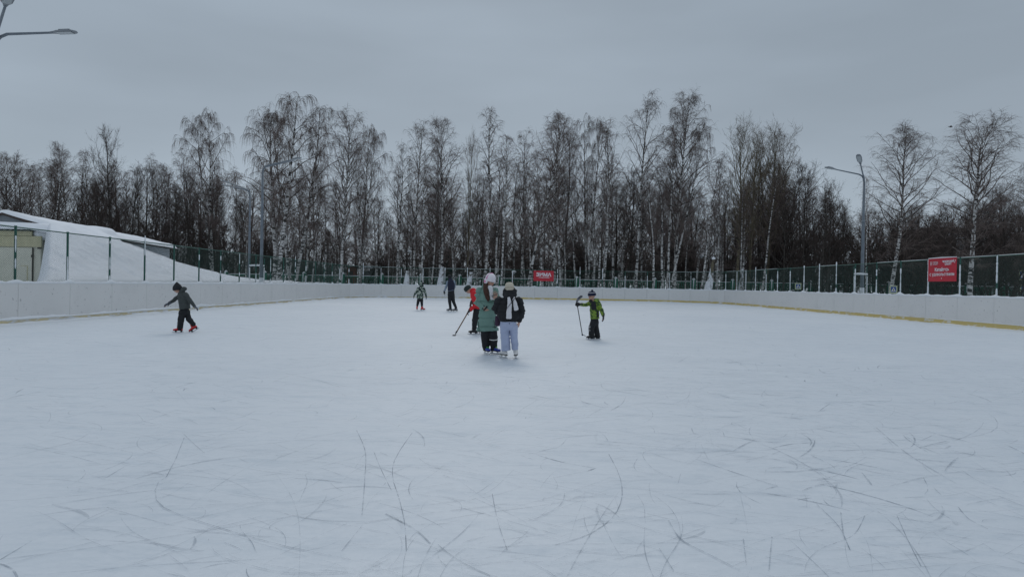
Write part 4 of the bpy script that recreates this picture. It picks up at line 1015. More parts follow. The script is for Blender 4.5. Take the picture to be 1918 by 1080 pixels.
def head_geo(B, c, ax, k):
    S, F, U = ax
    B.ball(c + U * .018 * k - F * .008 * k, ax, (.074 * k, .092 * k, .094 * k))
    B.ball(c - U * .045 * k + F * .022 * k, ax, (.055 * k, .062 * k, .062 * k))
    B.ball(c - U * .085 * k + F * .055 * k, ax, (.024 * k, .022 * k, .02 * k))      # chin
    B.ball(c + F * .088 * k - U * .018 * k, ax, (.011 * k, .018 * k, .021 * k)); B.ball(c + F * .098 * k - U * .030 * k, ax, (.014 * k, .012 * k, .010 * k))   # nose
    B.ball(c + F * .078 * k + U * .022 * k, ax, (.050 * k, .012 * k, .010 * k))     # brow
    for sg in (-1, 1):
        B.ball(c + S * .074 * k * sg - U * .008 * k - F * .004 * k, ax, (.010 * k, .018 * k, .029 * k))   # ears
        B.ball(c + S * .036 * k * sg - U * .034 * k + F * .062 * k, ax, (.020 * k, .014 * k, .018 * k))   # cheeks
    B.ball(c + F * .080 * k - U * .056 * k, ax, (.022 * k, .010 * k, .009 * k))     # mouth
def face_parts(root, c, ax, k):
    S, F, U = ax
    for sg in (-1, 1):
        V, Fc = ell(c + S * .030 * k * sg + F * .080 * k - U * .001 * k, ax, (.0135 * k, .008 * k, .0085 * k)); MB().add(V, Fc).build('eye', MT['eye'], root, smooth=True)
        V, Fc = ell(c + S * .031 * k * sg + F * .090 * k + U * .022 * k, ax, (.019 * k, .006 * k, .0045 * k)); MB().add(V, Fc).build('eyebrow', MT['hair_dark'], root, smooth=True)
    V, Fc = ell(c + F * .088 * k - U * .057 * k, ax, (.021 * k, .006 * k, .0065 * k)); MB().add(V, Fc).build('lips', MT['lips'], root, smooth=True)
def dome(B, c, ax, prof, rx, ry, back=0.0, n=20):
    """hat: rings along the up axis; prof = (height, factor)"""
    S, F, U = ax; V = []; 
    for (h, f) in prof:
        for k in range(n):
            a = 2 * PI * k / n; V.append(c + U * h + S * (rx * f * math.cos(a)) + F * (ry * f * math.sin(a) - back * max(0, h)))
    m = len(prof); Fc = [(i * n + k, i * n + (k + 1) % n, (i + 1) * n + (k + 1) % n, (i + 1) * n + k) for i in range(m - 1) for k in range(n)]
    Fc += [tuple(range((m - 1) * n, m * n)), tuple(range(n - 1, -1, -1))]
    return B.add(V, Fc)

for nm, col, kw in (('skin', (.56, .33, .25), {}), ('lips', (.42, .13, .12), {}), ('eye', (.03, .025, .025), dict(rough=.2)), ('hair_dark', (.03, .018, .012), {}), ('hair_brown', (.060, .024, .015), dict(var=.3, scale=30, stretch=(3, 3, .4))),
                    ('coat_green', (.175, .295, .25), dict(var=.06, scale=5)), ('knit_pink', (.80, .755, .79), dict(bump=.4, bscale=90)), ('pink', (.72, .19, .40), {}), ('fleece_white', (.74, .72, .74), dict(bump=.6, bscale=60)), ('black_cloth', (.010, .011, .014), dict(var=.3, scale=8)),
                    ('black_shiny', (.014, .015, .02), dict(rough=.35)), ('jeans', (.41, .46, .62), dict(var=.08, scale=6)), ('beige_knit', (.56, .50, .40), dict(bump=.4, bscale=80)), ('blue_boot', (.02, .05, .30), dict(rough=.4)), ('lace_green', (.15, .55, .12), {}), ('steel', (.5, .52, .55), dict(rough=.25, metal=.9)),
                    ('white_boot', (.72, .70, .68), dict(rough=.4)), ('red_jacket', (.62, .018, .026), dict(var=.08, scale=6)), ('green_black', (.012, .024, .022), {}), ('navy', (.008, .012, .04), {}), ('navy_top', (.012, .014, .035), {}), ('grey_jacket', (.050, .058, .056), dict(var=.15, scale=7)),
                    ('grey_sleeve', (.22, .27, .34), {}), ('glove_grey', (.075, .085, .11), {}), ('red_boot', (.62, .03, .035), dict(rough=.35)), ('boot_black', (.012, .012, .014), dict(rough=.4)), ('reflect', (.75, .75, .72), dict(rough=.3)), ('stick_wood', (.20, .11, .07), {}), ('phone', (.05, .055, .06), dict(rough=.15)), ('plum', (.05, .025, .05), {}), ('grey_boot', (.25, .25, .27), dict(col2=(.05, .05, .06), scale=22, thr=(.45, .5)))):
    kw = dict(kw); MT[nm] = mat(nm, col, kw.pop('rough', .8), **kw)
MT['camo'] = mat('camouflage', (.020, .035, .035), .8, col2=(.46, .50, .44), scale=11, thr=(.47, .53), detail=2)
def camo3():
    m = MT['camo']; nt = m.node_tree; r = [q for q in nt.nodes if q.type == 'VALTORGB'][0]; e = r.color_ramp.elements; r.color_ramp.interpolation = 'CONSTANT'
    e[0].position = 0; e[0].color = (.012, .02, .022, 1); e[1].position = .46; e[1].color = (.05, .10, .075, 1)
    q = e.new(.55); q.color = (.40, .43, .37, 1)
camo3()
MT['lime'] = mat('lime_pattern', (.03, .07, .015), .7, col2=(.19, .29, .035), scale=10, thr=(.44, .50), detail=2, stretch=(1, 1, 1.4))
MT['camo_trouser'] = mat('trouser_patch', (.012, .013, .016), .8, col2=(.5, .5, .5), scale=22, thr=(.50, .53), detail=3)

def skate(root, ank, toe, k, boot, sole=None, lace=None, pitch=0.0, holder='white_boot', high=.10):
    """ice skate: ank = ankle joint, toe = horizontal direction of the toes"""
    T = Vector((toe[0], toe[1], 0)).normalized(); S = Vector((T.y, -T.x, 0)); U = Vector((0, 0, 1))
    if pitch: Rm = Matrix.Rotation(pitch, 3, S); T = Rm @ T; U = Rm @ U
    A = Vector(ank); g_ = A - U * .075 * k      # sole level under the ankle
    B = Blob(); B.limb([(A + U * high * k, .05 * k, .058 * k), (A + U * .03 * k, .045 * k, .055 * k), (A - U * .03 * k, .044 * k, .056 * k)], ref=T)
    B.limb([(g_ - T * .055 * k + U * .035 * k, .036 * k, .034 * k), (g_ + T * .03 * k + U * .040 * k, .040 * k, .038 * k), (g_ + T * .10 * k + U * .030 * k, .043 * k, .030 * k), (g_ + T * .155 * k + U * .024 * k, .034 * k, .024 * k)], ref=U)
    bt = B.fuse('skate', MT[boot], root, voxel=.009, smooth=2)
    so_ = MB().tube([g_ - T * .085 * k, g_ - T * .03 * k, g_ + T * .10 * k, g_ + T * .18 * k], [(.032 * k, .008 * k), (.036 * k, .008 * k), (.042 * k, .008 * k), (.024 * k, .007 * k)], 10, ref=U)
    so_.build('sole', MT[sole or 'boot_black'], bt, smooth=False)
    hd = MB()
    for q in (-.045, .10): hd.tube([g_ + T * q * k - U * .005 * k, g_ + T * q * k - U * .04 * k], [(.018 * k, .03 * k), (.007 * k, .024 * k)], 8, ref=T)
    hd.build('blade_holder', MT[holder], bt)
    bl = MB(); n_ = 12; V = []
    for i in range(n_ + 1):
        x = -.105 + .31 * i / n_; z = -.062 + .018 * max(0, (i - n_ * .75) / (n_ * .25)) ** 2 + .008 * max(0, (n_ * .15 - i) / (n_ * .15)) ** 2
        for sgn in (-1, 1):
            V += [g_ + T * x * k + U * z * k + S * .003 * sgn, g_ + T * x * k + U * (-.038) * k + S * .003 * sgn]
    F = []
    for i in range(n_):
        o = i * 4; F += [(o, o + 4, o + 5, o + 1), (o + 2, o + 3, o + 7, o + 6), (o + 1, o + 5, o + 7, o + 3), (o, o + 2, o + 6, o + 4)]
    F += [(0, 1, 3, 2), (n_ * 4, n_ * 4 + 2, n_ * 4 + 3, n_ * 4 + 1)]
    bl.add(V, F).build('blade', MT['steel'], bt)
    if lace:
        lb = MB()
        for i in range(6):
            f = i / 5; c = A + U * (high * .85 * (1 - f) - .02 * f) * k + T * (.055 + .045 * f ** 2) * k - U * .012 * f * k
            lb.tube([c - S * .028 * k, c + T * .006 * k, c + S * .028 * k], .0045 * k, 6)
        lb.build('lace', MT[lace], bt)
    return bt
class Fig:
    """crop-pixel measurements -> metres around the figure's own foot point"""
    def __init__(s, label, px, py, m, ox, oz, group=None):
        D = rgt * (px - 959) + upv * (540 - py) + fwd * FPX; k = -EYE / D.z
        s.root = empty('person', (D.x * k, D.y * k, 0)); s.m = m; s.ox = ox; s.oz = oz; tag(s.root, label, 'person', group)
        s.d = D.y * k
    def __call__(s, cx, cy, y=0.0): return Vector(((cx - s.ox) * s.m, y, max(.0, (s.oz - cy) * s.m)))
V3 = Vector
def skeleton(f, head, hax, hk, neck, shL, shR, arms, hip, legs, bare=(), hcurl=.4, kk=1.0):
    """one continuous body: head, neck, torso, both arms with hands, both legs with feet"""
    B = Blob(); head_geo(B, head, hax, hk); mid = (shL + shR) / 2
    B.limb([(head - hax[2] * .06 * hk, .045 * hk), (neck, .046 * kk), (mid, .06 * kk)])
    B.limb([(mid - V3((0, 0, .02)), .10 * kk, .065 * kk), (mid * .5 + hip * .5, .085 * kk, .065 * kk), (hip, .08 * kk, .065 * kk)], ref=(0, 1, 0))
    for sh in (shL, shR): B.limb([(mid, .05 * kk), (sh, .042 * kk)])
    for i, (a, e, w_, hd, hn) in enumerate(arms):
        B.limb([(a, .042 * kk), (e, .034 * kk), (w_, .024 * kk)]); B.limb([(w_, .023 * kk), (w_ + hd.normalized() * .01, .023 * kk)])
        hand_geo(B, w_, hd, hn, .92 * kk if kk < 1 else 1.0, hcurl)
    for (h, k, a, t) in legs:
        B.limb([(h, .056 * kk), (k, .042 * kk), (a, .032 * kk)]); B.limb([(a, .030 * kk), (a + V3((0, 0, .02 * kk)), .026 * kk), (a + t * .07 * kk + V3((0, 0, .01 * kk)), .018 * kk)])
    return B.fuse('body', MT['skin'], f.root, voxel=.0065, smooth=1)

# --- woman in the long green coat, looking down at her phone
f = Fig('person in long sage green coat and white hat with pink band, looking at a phone', 912, 663, .001956, 389, 934, 'pair standing close together on the ice')
hc = f(411, 194, -.02); hax = axes(V3((.62, -.66, -.42)), V3((.22, -.22, 1)))
shL, shR = f(303, 288, .03), f(462, 290, .05); neck = f(392, 262, 0); hip = f(388, 600, .02)
eL, wL, eR, wR = f(268, 408, -.02), f(358, 466, -.105), f(486, 425, .0), f(455, 372, -.13)
hdR, hnR = V3((.25, -.25, .75)), V3((-.4, .5, .25))
kL, aL, kR, aR = f(368, 760, -.03), f(378, 878, .0), f(455, 760, -.05), f(458, 872, -.02)
tL, tR = V3((.45, -.9, 0)).normalized(), V3((.75, -.65, 0)).normalized()
skeleton(f, hc, hax, .98, neck, shL, shR, [(shL, eL, wL, V3((.55, .22, -.6)), V3((.3, .9, 0))), (shR, eR, wR, hdR, hnR)], hip, [(f(368, 600), kL, aL, tL), (f(430, 600), kR, aR, tR)], hcurl=.45)
face_parts(f.root, hc, hax, .98)
B = Blob()
B.limb([(f(388, 268, .01), .075, .07), (f(388, 292, .02), .145, .095), (f(386, 330, .02), .165, .115), (f(388, 420, .02), .165, .125), (f(388, 500, .02), .168, .13), (f(388, 590, .02), .19, .14), (f(392, 700, .02), .225, .15)], ref=(0, 1, 0), n=22, round_ends=False)
B.limb([(shL, .072), ((shL + eL) / 2, .070), (eL, .066), ((eL + wL) / 2, .056), (wL - (wL - eL).normalized() * .03, .046)])
B.limb([(shR, .070), ((shR + eR) / 2, .066), (eR, .062), (eR * .5 + wR * .5, .054), (eR * .15 + wR * .85, .045)])
B.limb([(f(335, 330, .03), .085), (f(318, 400, .02), .085), (f(335, 450, .02), .07)])
B.limb([(f(352, 262, .05), .05), (f(372, 252, .10), .055), (f(420, 256, .09), .05)])           # hood lying on the shoulders
B.limb([(f(340, 240, .06), .045), (f(345, 262, .06), .05)])
coat = B.fuse('coat', MT['coat_green'], f.root, voxel=.010, smooth=3, fold=.007, fscale=.11, seams=quilt(.165, .022, .05)); coat['label'] = 'quilted sage green coat to the knees'
MB().tube([f(300, 604, -.10), f(305, 660, -.112), f(312, 722, -.12)], .006, 6).tube([f(455, 585, -.1), f(470, 670, -.1)], .005, 6).build('coat_seam', MT['green_black'], coat)
MB().tube([f(352, 486, -.105), f(368, 474, -.125), f(386, 448, -.12)], .016, 8).build('pocket_edge', MT['black_cloth'], coat)
B = Blob(); B.limb([(wL - (wL - eL).normalized() * .05, .044), (wL - (wL - eL).normalized() * .012, .043)], round_ends=False); B.fuse('cuff', MT['black_cloth'], f.root, voxel=.009, smooth=1)
B = Blob(); B.limb([(eR * .2 + wR * .8, .044), (eR * .04 + wR * .96, .042)], round_ends=False); B.fuse('cuff', MT['black_cloth'], f.root, voxel=.009, smooth=1)
B = Blob(); B.limb([(f(370, 640, .02), .095), (kL, .085), (aL + V3((0, 0, .02)), .070)]); B.limb([(f(432, 640, .02), .095), (kR, .085), (aR + V3((0, 0, .02)), .068)])
tr_ = B.fuse('trousers', MT['black_cloth'], f.root, voxel=.011, smooth=2, fold=.008)
B = Blob(); B.limb([(kR * .86 + aR * .14 , .091), (kR * .78 + aR * .22, .090)], round_ends=False); B.fuse('reflective_band', MT['reflect'], tr_, voxel=.008, smooth=0)
skate(f.root, V3((aL.x, aL.y, .145)), tL, 1.0, 'blue_boot', lace='lace_green', high=.07); skate(f.root, V3((aR.x, aR.y, .145)), tR, 1.0, 'blue_boot', lace='lace_green', high=.07)
B = Blob(); dome(B, hc + hax[2] * .012 - hax[1] * .008, hax, [(0, 1), (.03, 1.03), (.07, 1.0), (.105, .86), (.13, .6), (.142, .25)], .094, .108)
hat = B.fuse('knitted_hat', MT['knit_pink'], f.root, voxel=.007, smooth=2)
B = Blob(); dome(B, hc + hax[2] * .004 - hax[1] * .008, hax, [(0, 1.05), (.02, 1.08), (.038, 1.05)], .094, .108); B.fuse('hat_cuff', MT['knit_pink'], hat, voxel=.006, smooth=1)
S_, F_, U_ = hax
bnd = MB(); pts = [hc + S_ * (.108 * math.cos(a)) * 1.0 + U_ * (.148 * math.sin(a)) - F_ * .012 for a in np.linspace(PI * .0, PI, 15)]
bnd.tube(pts, [(.016, .008)] * 15, 8, ref=tuple(F_)).build('earmuff_band', MT['pink'], hat, smooth=True)
for sg in (-1, 1):
    B = Blob(); B.ball(hc + S_ * sg * .104 - U_ * .012 - F_ * .012, hax, (.030, .050, .052)); B.fuse('earmuff', MT['knit_pink'], hat, voxel=.007, smooth=2, fold=.004, fscale=.02)
    B = Blob(); B.ball(hc + S_ * sg * .118 - U_ * .012 - F_ * .012, hax, (.022, .030, .032)); B.fuse('earmuff_centre', MT['pink'], hat, voxel=.006, smooth=1)
B = Blob(); B.limb([(f(362, 205, -.01), .045, .055), (f(366, 250, -.10), .05, .03), (f(372, 300, -.135), .052, .024), (f(386, 350, -.14), .046, .022), (f(397, 392, -.14), .028, .016)], ref=(0, 1, 0))
B.limb([(f(385, 180, .04), .06), (f(368, 215, .02), .05), (f(365, 250, -.03), .045)])
B.fuse('hair', MT['hair_brown'], f.root, voxel=.007, smooth=2, fold=.007, fscale=.035)
B = Blob(); B.limb([(f(400, 262, -.10), .05, .03), (f(420, 262, -.105), .05, .03)], ref=(0, 1, 0)); B.limb([(f(418, 255, -.125), .045, .02), (f(424, 300, -.145), .04, .016), (f(428, 345, -.14), .036, .014), (f(436, 376, -.15), .036, .012)], ref=(0, 1, 0))
B.fuse('scarf', MT['fleece_white'], f.root, voxel=.008, smooth=2, fold=.005, fscale=.04)
# the phone rests in her raised hand
pc = wR + hdR.normalized() * .075 + V3((-.005, -.02, .01)); T = (Matrix.Translation(f.root.location + pc) @ V3((.9, -.1, .38)).to_track_quat('X', 'Z').to_matrix().to_4x4())
ph = MB().box(-.08, -.038, -.004, .08, .038, .004).build('phone', MT['phone']); ph.matrix_world = T; tag(ph, 'dark smartphone held up in the bare hand of the green-coated skater', 'phone')
sc_ = MB().box(-.074, -.034, .0041, .074, .034, .0048).build('screen', MT['black_shiny'], ph); 
MB().box(.045, -.028, -.0065, .07, -.005, -.0041).build('camera_bump', MT['steel'], ph)

# --- girl in the black jacket and pale jeans, seen from behind
f = Fig('person from behind in black jacket, pale wide jeans, beige hat and white scarf', 953, 671, .00185, 612, 977, 'pair standing close together on the ice')
hc = f(608, 285, -.02); hax = axes(V3((-.15, .95, -.3)), V3((-.05, .18, 1)))
shL, shR = f(506, 388, 0), f(700, 388, 0); hip = f(602, 610, 0)
eL, wL, eR, wR = f(468, 470, .03), f(520, 545, .15), f(733, 500, .0), f(712, 605, .03)
kL, aL, kR, aR = f(565, 750, .0), f(567, 900, .0), f(660, 750, -.02), f(680, 895, .0)
tL, tR = V3((-.55, .8, 0)).normalized(), V3((.12, 1, 0)).normalized()
skeleton(f, hc, hax, .95, f(606, 350, 0), shL, shR, [(shL, eL, wL, V3((.4, .8, .1)), V3((0, 0, -1))), (shR, eR, wR, V3((-.15, .1, -1)), V3((-1, .3, 0)))], hip, [(f(565, 620), kL, aL, tL), (f(645, 620), kR, aR, tR)])
B = Blob()
B.limb([(f(606, 345, .0), .085, .085), (f(606, 372, .0), .16, .10), (f(604, 420, .0), .205, .12), (f(602, 500, -.005), .215, .135), (f(600, 560, -.005), .205, .135), (f(600, 604, .0), .165, .12)], ref=(0, 1, 0), n=22, round_ends=False)
B.limb([(shL, .085), ((shL + eL) / 2, .083), (eL, .078), ((eL + wL) / 2, .065), (wL - (wL - eL) * .12, .048)])
B.limb([(shR, .085), ((shR + eR) / 2, .080), (eR, .074), ((eR + wR) / 2, .064), (wR - (wR - eR) * .1, .048)])
jk = B.fuse('jacket', MT['black_cloth'], f.root, voxel=.010, smooth=3, fold=.014, fscale=.12, seams=quilt(.14, .014, .03))
B = Blob(); B.limb([(f(566, 330, -.03), .058), (f(590, 350, -.09), .07), (f(625, 352, -.09), .07), (f(655, 330, -.03), .060)]); B.limb([(f(570, 300, -.01), .060), (f(600, 312, -.055), .075), (f(630, 312, -.055), .075), (f(655, 298, -.01), .058)]); B.limb([(f(578, 292, .03), .055), (f(645, 290, .03), .055)])
B.fuse('hood', MT['black_cloth'], jk, voxel=.010, smooth=3, fold=.008, fscale=.08)
B = Blob(); B.limb([(f(602, 600, .0), .155, .115), (f(602, 650, .0), .160, .12)], ref=(0, 1, 0)); B.limb([(f(564, 640, 0), .092, .10), (f(570, 750), .086, .09), (f(583, 896, .0), .086, .10)], ref=(0, 1, 0), round_ends=False); B.limb([(f(650, 640, 0), .088, .10), (f(662, 750), .070, .09), (f(675, 888, .0), .060, .085)], ref=(0, 1, 0), round_ends=False)
jn = B.fuse('jeans', MT['jeans'], f.root, voxel=.008, smooth=2, fold=.008, fscale=.12)
MB().tube([f(612, 612, -.118), f(613, 660, -.10), f(616, 720, -.06)], .005, 6).build('seam', MT['navy'], jn)
for (a, t) in ((aL, tL), (aR, tR)): skate(f.root, V3((a.x, a.y, .14)), t, .98, 'white_boot', sole='boot_black', high=.12)
B = Blob(); dome(B, hc + hax[2] * .035, hax, [(-.05, .95), (.0, 1), (.03, 1.0), (.06, .95), (.088, .84), (.104, .62), (.11, .3)], .085, .10)
hat = B.fuse('knitted_hat', MT['beige_knit'], f.root, voxel=.007, smooth=2)
MB().tube([hc + hax[2] * .04 + hax[0] * (.088 * math.cos(a)) + hax[1] * (.103 * math.sin(a)) for a in np.linspace(0, 2 * PI, 25)], [(.018, .006)] * 25, 8, ref=tuple(hax[2])).build('hat_cuff', MT['beige_knit'], hat, smooth=True)
B = Blob(); B.limb([(f(550, 325, -.02), .035, .02), (f(580, 345, -.10), .03, .02), (f(604, 362, -.150), .028, .014), (f(612, 430, -.165), .045, .012), (f(606, 500, -.162), .050, .012), (f(606, 568, -.155), .056, .012)], ref=(0, 1, 0))
B.limb([(f(660, 340, -.05), .03, .02), (f(648, 360, -.12), .024, .014), (f(664, 410, -.155), .038, .012), (f(680, 482, -.15), .046, .012)], ref=(0, 1, 0))
B.fuse('scarf', MT['fleece_white'], f.root, voxel=.008, smooth=1, fold=.004, fscale=.05)
MB().tube([f(575, 482, -.165), f(605, 440, -.185), f(640, 395, -.172), f(664, 362, -.13)], [(.011, .004)] * 4, 6).build('bag_strap', MT['black_shiny'], f.root)
B = Blob(); B.limb([(f(490, 560, .10), .05, .03), (f(495, 640, .10), .06, .035)], ref=(0, 1, 0)); bg_ = B.fuse('shoulder_bag', MT['plum'], None, voxel=.01, smooth=2, fold=.006)
bg_.location = f.root.location; tag(bg_, 'small plum and black bag hanging between the two standing skaters', 'bag')

# --- child in red bending over a hockey stick
f = Fig('child in red jacket and dark green helmet-like hat bending forward over a hockey stick', 885, 626, .00271, 250, 735)
hc = f(202, 282, -.02); hax = axes(V3((-.62, -.25, -.72)), V3((-.62, -.1, .7)))
shL, shR = f(262, 318, -.12), f(276, 300, .12); hip = f(300, 470, .04)
eL, wL, eR, wR = f(290, 425, -.14), f(222, 492, -.12), f(258, 375, .04), f(232, 420, -.03)
kL, aL, kR, aR = f(272, 590, -.05), f(268, 684, -.04), f(320, 590, .14), f(322, 684, .2)
tL, tR = V3((-1, -.15, 0)), V3((-1, -.3, 0)).normalized()
skeleton(f, hc, hax, .9, f(238, 300, 0), shL, shR, [(shL, eL, wL, V3((-.5, .1, -.5)), V3((.5, .2, -.6))), (shR, eR, wR, V3((-.3, -.1, -.6)), V3((.6, 0, -.3)))], hip, [(f(292, 480, -.03), kL, aL, tL), (f(306, 480, .1), kR, aR, tR)], kk=.85)
face_parts(f.root, hc, hax, .9)
B = Blob(); B.limb([(f(246, 292, 0), .085, .10), (f(262, 320, 0), .125, .15), (f(284, 390, .01), .125, .16), (f(300, 462, .03), .13, .155)], ref=(0, 1, 0), n=18)
B.limb([(shL, .075), ((shL + eL) / 2, .068), (eL, .062), (eL * .4 + wL * .6, .056), (eL * .15 + wL * .85, .05)]); B.limb([(shR, .072), ((shR + eR) / 2, .066), (eR, .06), (eR * .3 + wR * .7, .052)])
B.limb([(f(238, 288, .05), .05), (f(236, 296, -.05), .05)])
B.fuse('jacket', MT['red_jacket'], f.root, voxel=.011, smooth=3, fold=.010, fscale=.12)
B = Blob(); B.limb([(f(298, 468, -.0), .12, .12), (f(296, 500, .03), .12, .13)], ref=(0, 1, 0)); B.limb([(f(290, 500, -.03), .095), (kL, .078), (f(268, 672, -.04), .068)]); B.limb([(f(308, 500, .1), .095), (kR, .078), (f(322, 672, .2), .068)])
B.fuse('trousers', MT['black_cloth'], f.root, voxel=.011, smooth=2, fold=.009)
skate(f.root, V3((aL.x, aL.y, .13)), tL, .92, 'boot_black', holder='grey_boot', lace='reflect', high=.06); skate(f.root, V3((aR.x, aR.y, .13)), tR, .92, 'boot_black', holder='grey_boot', high=.06)
B = Blob(); dome(B, hc + hax[2] * .0, hax, [(0, 1.02), (.03, 1.05), (.07, 1.0), (.1, .82), (.118, .5), (.124, .2)], .092, .106); B.fuse('hat', MT['green_black'], f.root, voxel=.008, smooth=2)
for (w_, d_, nrm_) in ((wL, V3((-.5, .1, -.5)), V3((.5, .2, -.6))), (wR, V3((-.3, -.1, -.6)), V3((.6, 0, -.3)))):
    B = Blob(); hand_geo(B, w_, d_, nrm_, .95, .75, 1.5); B.limb([(w_ - d_.normalized() * .06, .045), (w_, .042)]); B.fuse('glove', MT['boot_black'], f.root, voxel=.008, smooth=2)
o3 = f.root.location
sp0 = f(246, 404, -.07); sp1 = f(190, 535, -.13); sp2 = f(95, 706, -.17); 
st = MB(); st.tube([o3 + sp0, o3 + sp1, o3 + sp2], [(.012, .016)] * 3, 8); so_ = st.build('hockey_stick', MT['stick_wood']); tag(so_, 'brown hockey stick in the gloves of the child in red', 'hockey stick')
MB().tube([o3 + sp2 + V3((.01, 0, .02)), o3 + f(88, 716, -.18) , o3 + f(86, 722, -.30), o3 + f(90, 722, -.42)], [(.014, .020), (.008, .034), (.007, .036), (.006, .028)], 8, ref=(0, 0, 1)).build('blade', MT['boot_black'], so_)
c = f(58, 750, -.3); D_ = rgt * (850.5 - 959) + upv * (540 - 628.6) + fwd * FPX; k_ = -(EYE) / D_.z
pk = MB().tube([(0, 0, .004), (0, 0, .029)], .042, 16).build('puck', MT['boot_black'], loc=(D_.x * k_, D_.y * k_, 0)); tag(pk, 'small black puck on the ice beside the stick of the child in red', 'puck')

# --- child in the lime jacket holding a hockey stick upside down
f = Fig('child in lime and black jacket and bobble hat holding an upturned hockey stick', 1110, 636, .001781, 463, 897)
hc = f(440, 268, 0); hax = axes(V3((-.92, -.36, -.10)), V3((-.08, 0, 1)))
shL, shR = f(420, 372, .10), f(528, 362, -.06); hip = f(488, 610, .0)
eL, wL, eR, wR = f(345, 398, .02), f(262, 388, -.06), f(575, 455, -.08), f(603, 545, -.10)
kL, aL, kR, aR = f(440, 730, -.05), f(445, 848, -.04), f(515, 730, .08), f(540, 850, .10)
tL, tR = V3((-1, -.45, 0)).normalized(), V3((-1, -.1, 0)).normalized()
skeleton(f, hc, hax, .9, f(460, 335, 0), shL, shR, [(shL, eL, wL, V3((-1, 0, .05)), V3((0, -1, .1))), (shR, eR, wR, V3((.1, -.05, -1)), V3((-1, 0, 0)))], hip, [(f(462, 620, -.05), kL, aL, tL), (f(508, 620, .05), kR, aR, tR)], kk=.85)
face_parts(f.root, hc, hax, .9)
B = Blob(); B.limb([(f(466, 335, .0), .07, .075), (f(470, 362, .0), .105, .105), (f(478, 430, .0), .118, .125), (f(486, 520, .0), .12, .13), (f(492, 592, .0), .115, .13)], ref=(0, 1, 0), n=20, round_ends=False)
B.limb([(shL, .062), ((shL + eL) / 2, .055), (eL, .052), (wL + V3((.03, 0, 0)), .044)]); B.limb([(shR, .066), ((shR + eR) / 2, .062), (eR, .058), (eR * .2 + wR * .8, .048)])
B.limb([(f(500, 318, .04), .05), (f(520, 325, -.02), .055), (f(490, 335, -.08), .045)])
jk = B.fuse('jacket', MT['lime'], f.root, voxel=.010, smooth=3, fold=.007, fscale=.11, seams=quilt(.12, .007, .0))
B = Blob(); B.limb([(f(455, 350, -.095), .05, .02), (f(462, 400, -.118), .07, .02), (f(468, 458, -.128), .066, .016)], ref=(0, 1, 0)); B.limb([(f(418, 335, -.03), .04), (f(435, 340, -.06), .03)]); B.limb([(f(515, 480, -.128), .022, .012), (f(520, 560, -.13), .022, .012)], ref=(0, 1, 0)); B.fuse('black_yoke', MT['black_cloth'], jk, voxel=.008, smooth=2)
B = Blob(); B.limb([(f(486, 596, .0), .10, .11), (f(484, 640, .0), .105, .115)], ref=(0, 1, 0)); B.limb([(f(466, 640, -.04), .085), (kL, .076), (f(444, 845, -.04), .073)]); B.limb([(f(506, 640, .05), .085), (kR, .074), (f(540, 850, .10), .070)])
tr_ = B.fuse('trousers', MT['black_cloth'], f.root, voxel=.010, smooth=2, fold=.009)
B = Blob(); B.limb([(f(412, 700, -.085), .035, .03), (f(415, 760, -.085), .035, .03)], ref=(0, 1, 0)); B.fuse('knee_patch', MT['camo_trouser'], tr_, voxel=.008, smooth=1)
skate(f.root, V3((aL.x, aL.y, .125)), tL, .88, 'boot_black', holder='grey_boot', lace='reflect', high=.05); skate(f.root, V3((aR.x, aR.y, .125)), tR, .88, 'boot_black', holder='grey_boot', high=.05)
B = Blob(); dome(B, hc + hax[2] * .010 + V3((.006, 0, 0)), hax, [(0, 1.0), (.03, 1.04), (.07, .98), (.1, .80), (.118, .5), (.124, .2)], .094, .108)
hat = B.fuse('bobble_hat', MT['navy'], f.root, voxel=.007, smooth=2)
MB().tube([hc + hax[2] * .088 + V3((.006, 0, 0)) + hax[0] * (.090 * math.cos(a)) + hax[1] * (.103 * math.sin(a)) for a in np.linspace(0, 2 * PI, 25)], [(.010, .005)] * 25, 8, ref=tuple(hax[2])).build('white_stripe', MT['fleece_white'], hat, smooth=True)
B = Blob(); B.ball(hc + hax[2] * .145 + V3((.02, 0, 0)), hax, (.032, .032, .028)); B.fuse('bobble', MT['navy'], hat, voxel=.007, smooth=1, fold=.006, fscale=.02)
for (w_, d_, nrm_, cu) in ((wL, V3((-1, 0, .05)), V3((0, -1, .1)), .95), (wR, V3((.1, -.05, -1)), V3((-1, 0, 0)), .35)):
    B = Blob(); hand_geo(B, w_, d_, nrm_, .95, cu, 1.5); B.limb([(w_ - d_.normalized() * .05, .044), (w_, .038)]); B.fuse('glove', MT['boot_black'], f.root, voxel=.008, smooth=2)
o3 = f.root.location; yh = -.13
st = MB(); st.tube([o3 + f(214, 352, yh), o3 + f(226, 400, yh), o3 + f(262, 590, yh), o3 + f(306, 826, yh)], [(.011, .015)] * 4, 8)
so_ = st.build('hockey_stick', MT['boot_black']); tag(so_, 'dark hockey stick held blade-up by the child in the lime jacket', 'hockey stick')
MB().tube([o3 + f(214, 356, yh), o3 + f(222, 335, yh), o3 + f(250, 300, yh), o3 + f(280, 272, yh), o3 + f(298, 266, yh)], [(.012, .016), (.03, .010), (.034, .008), (.032, .007), (.018, .005)], 8, ref=(0, 1, 0)).build('blade', MT['grey_boot'], so_)
MB().tube([o3 + f(304, 812, yh), o3 + f(307, 834, yh)], .019, 8).build('butt_end', MT['navy'], so_)
MB().tube([o3 + f(310, 826, yh), o3 + f(330, 826, yh), o3 + f(352, 842, yh)], .008, 6).build('strap', MT['boot_black'], so_)

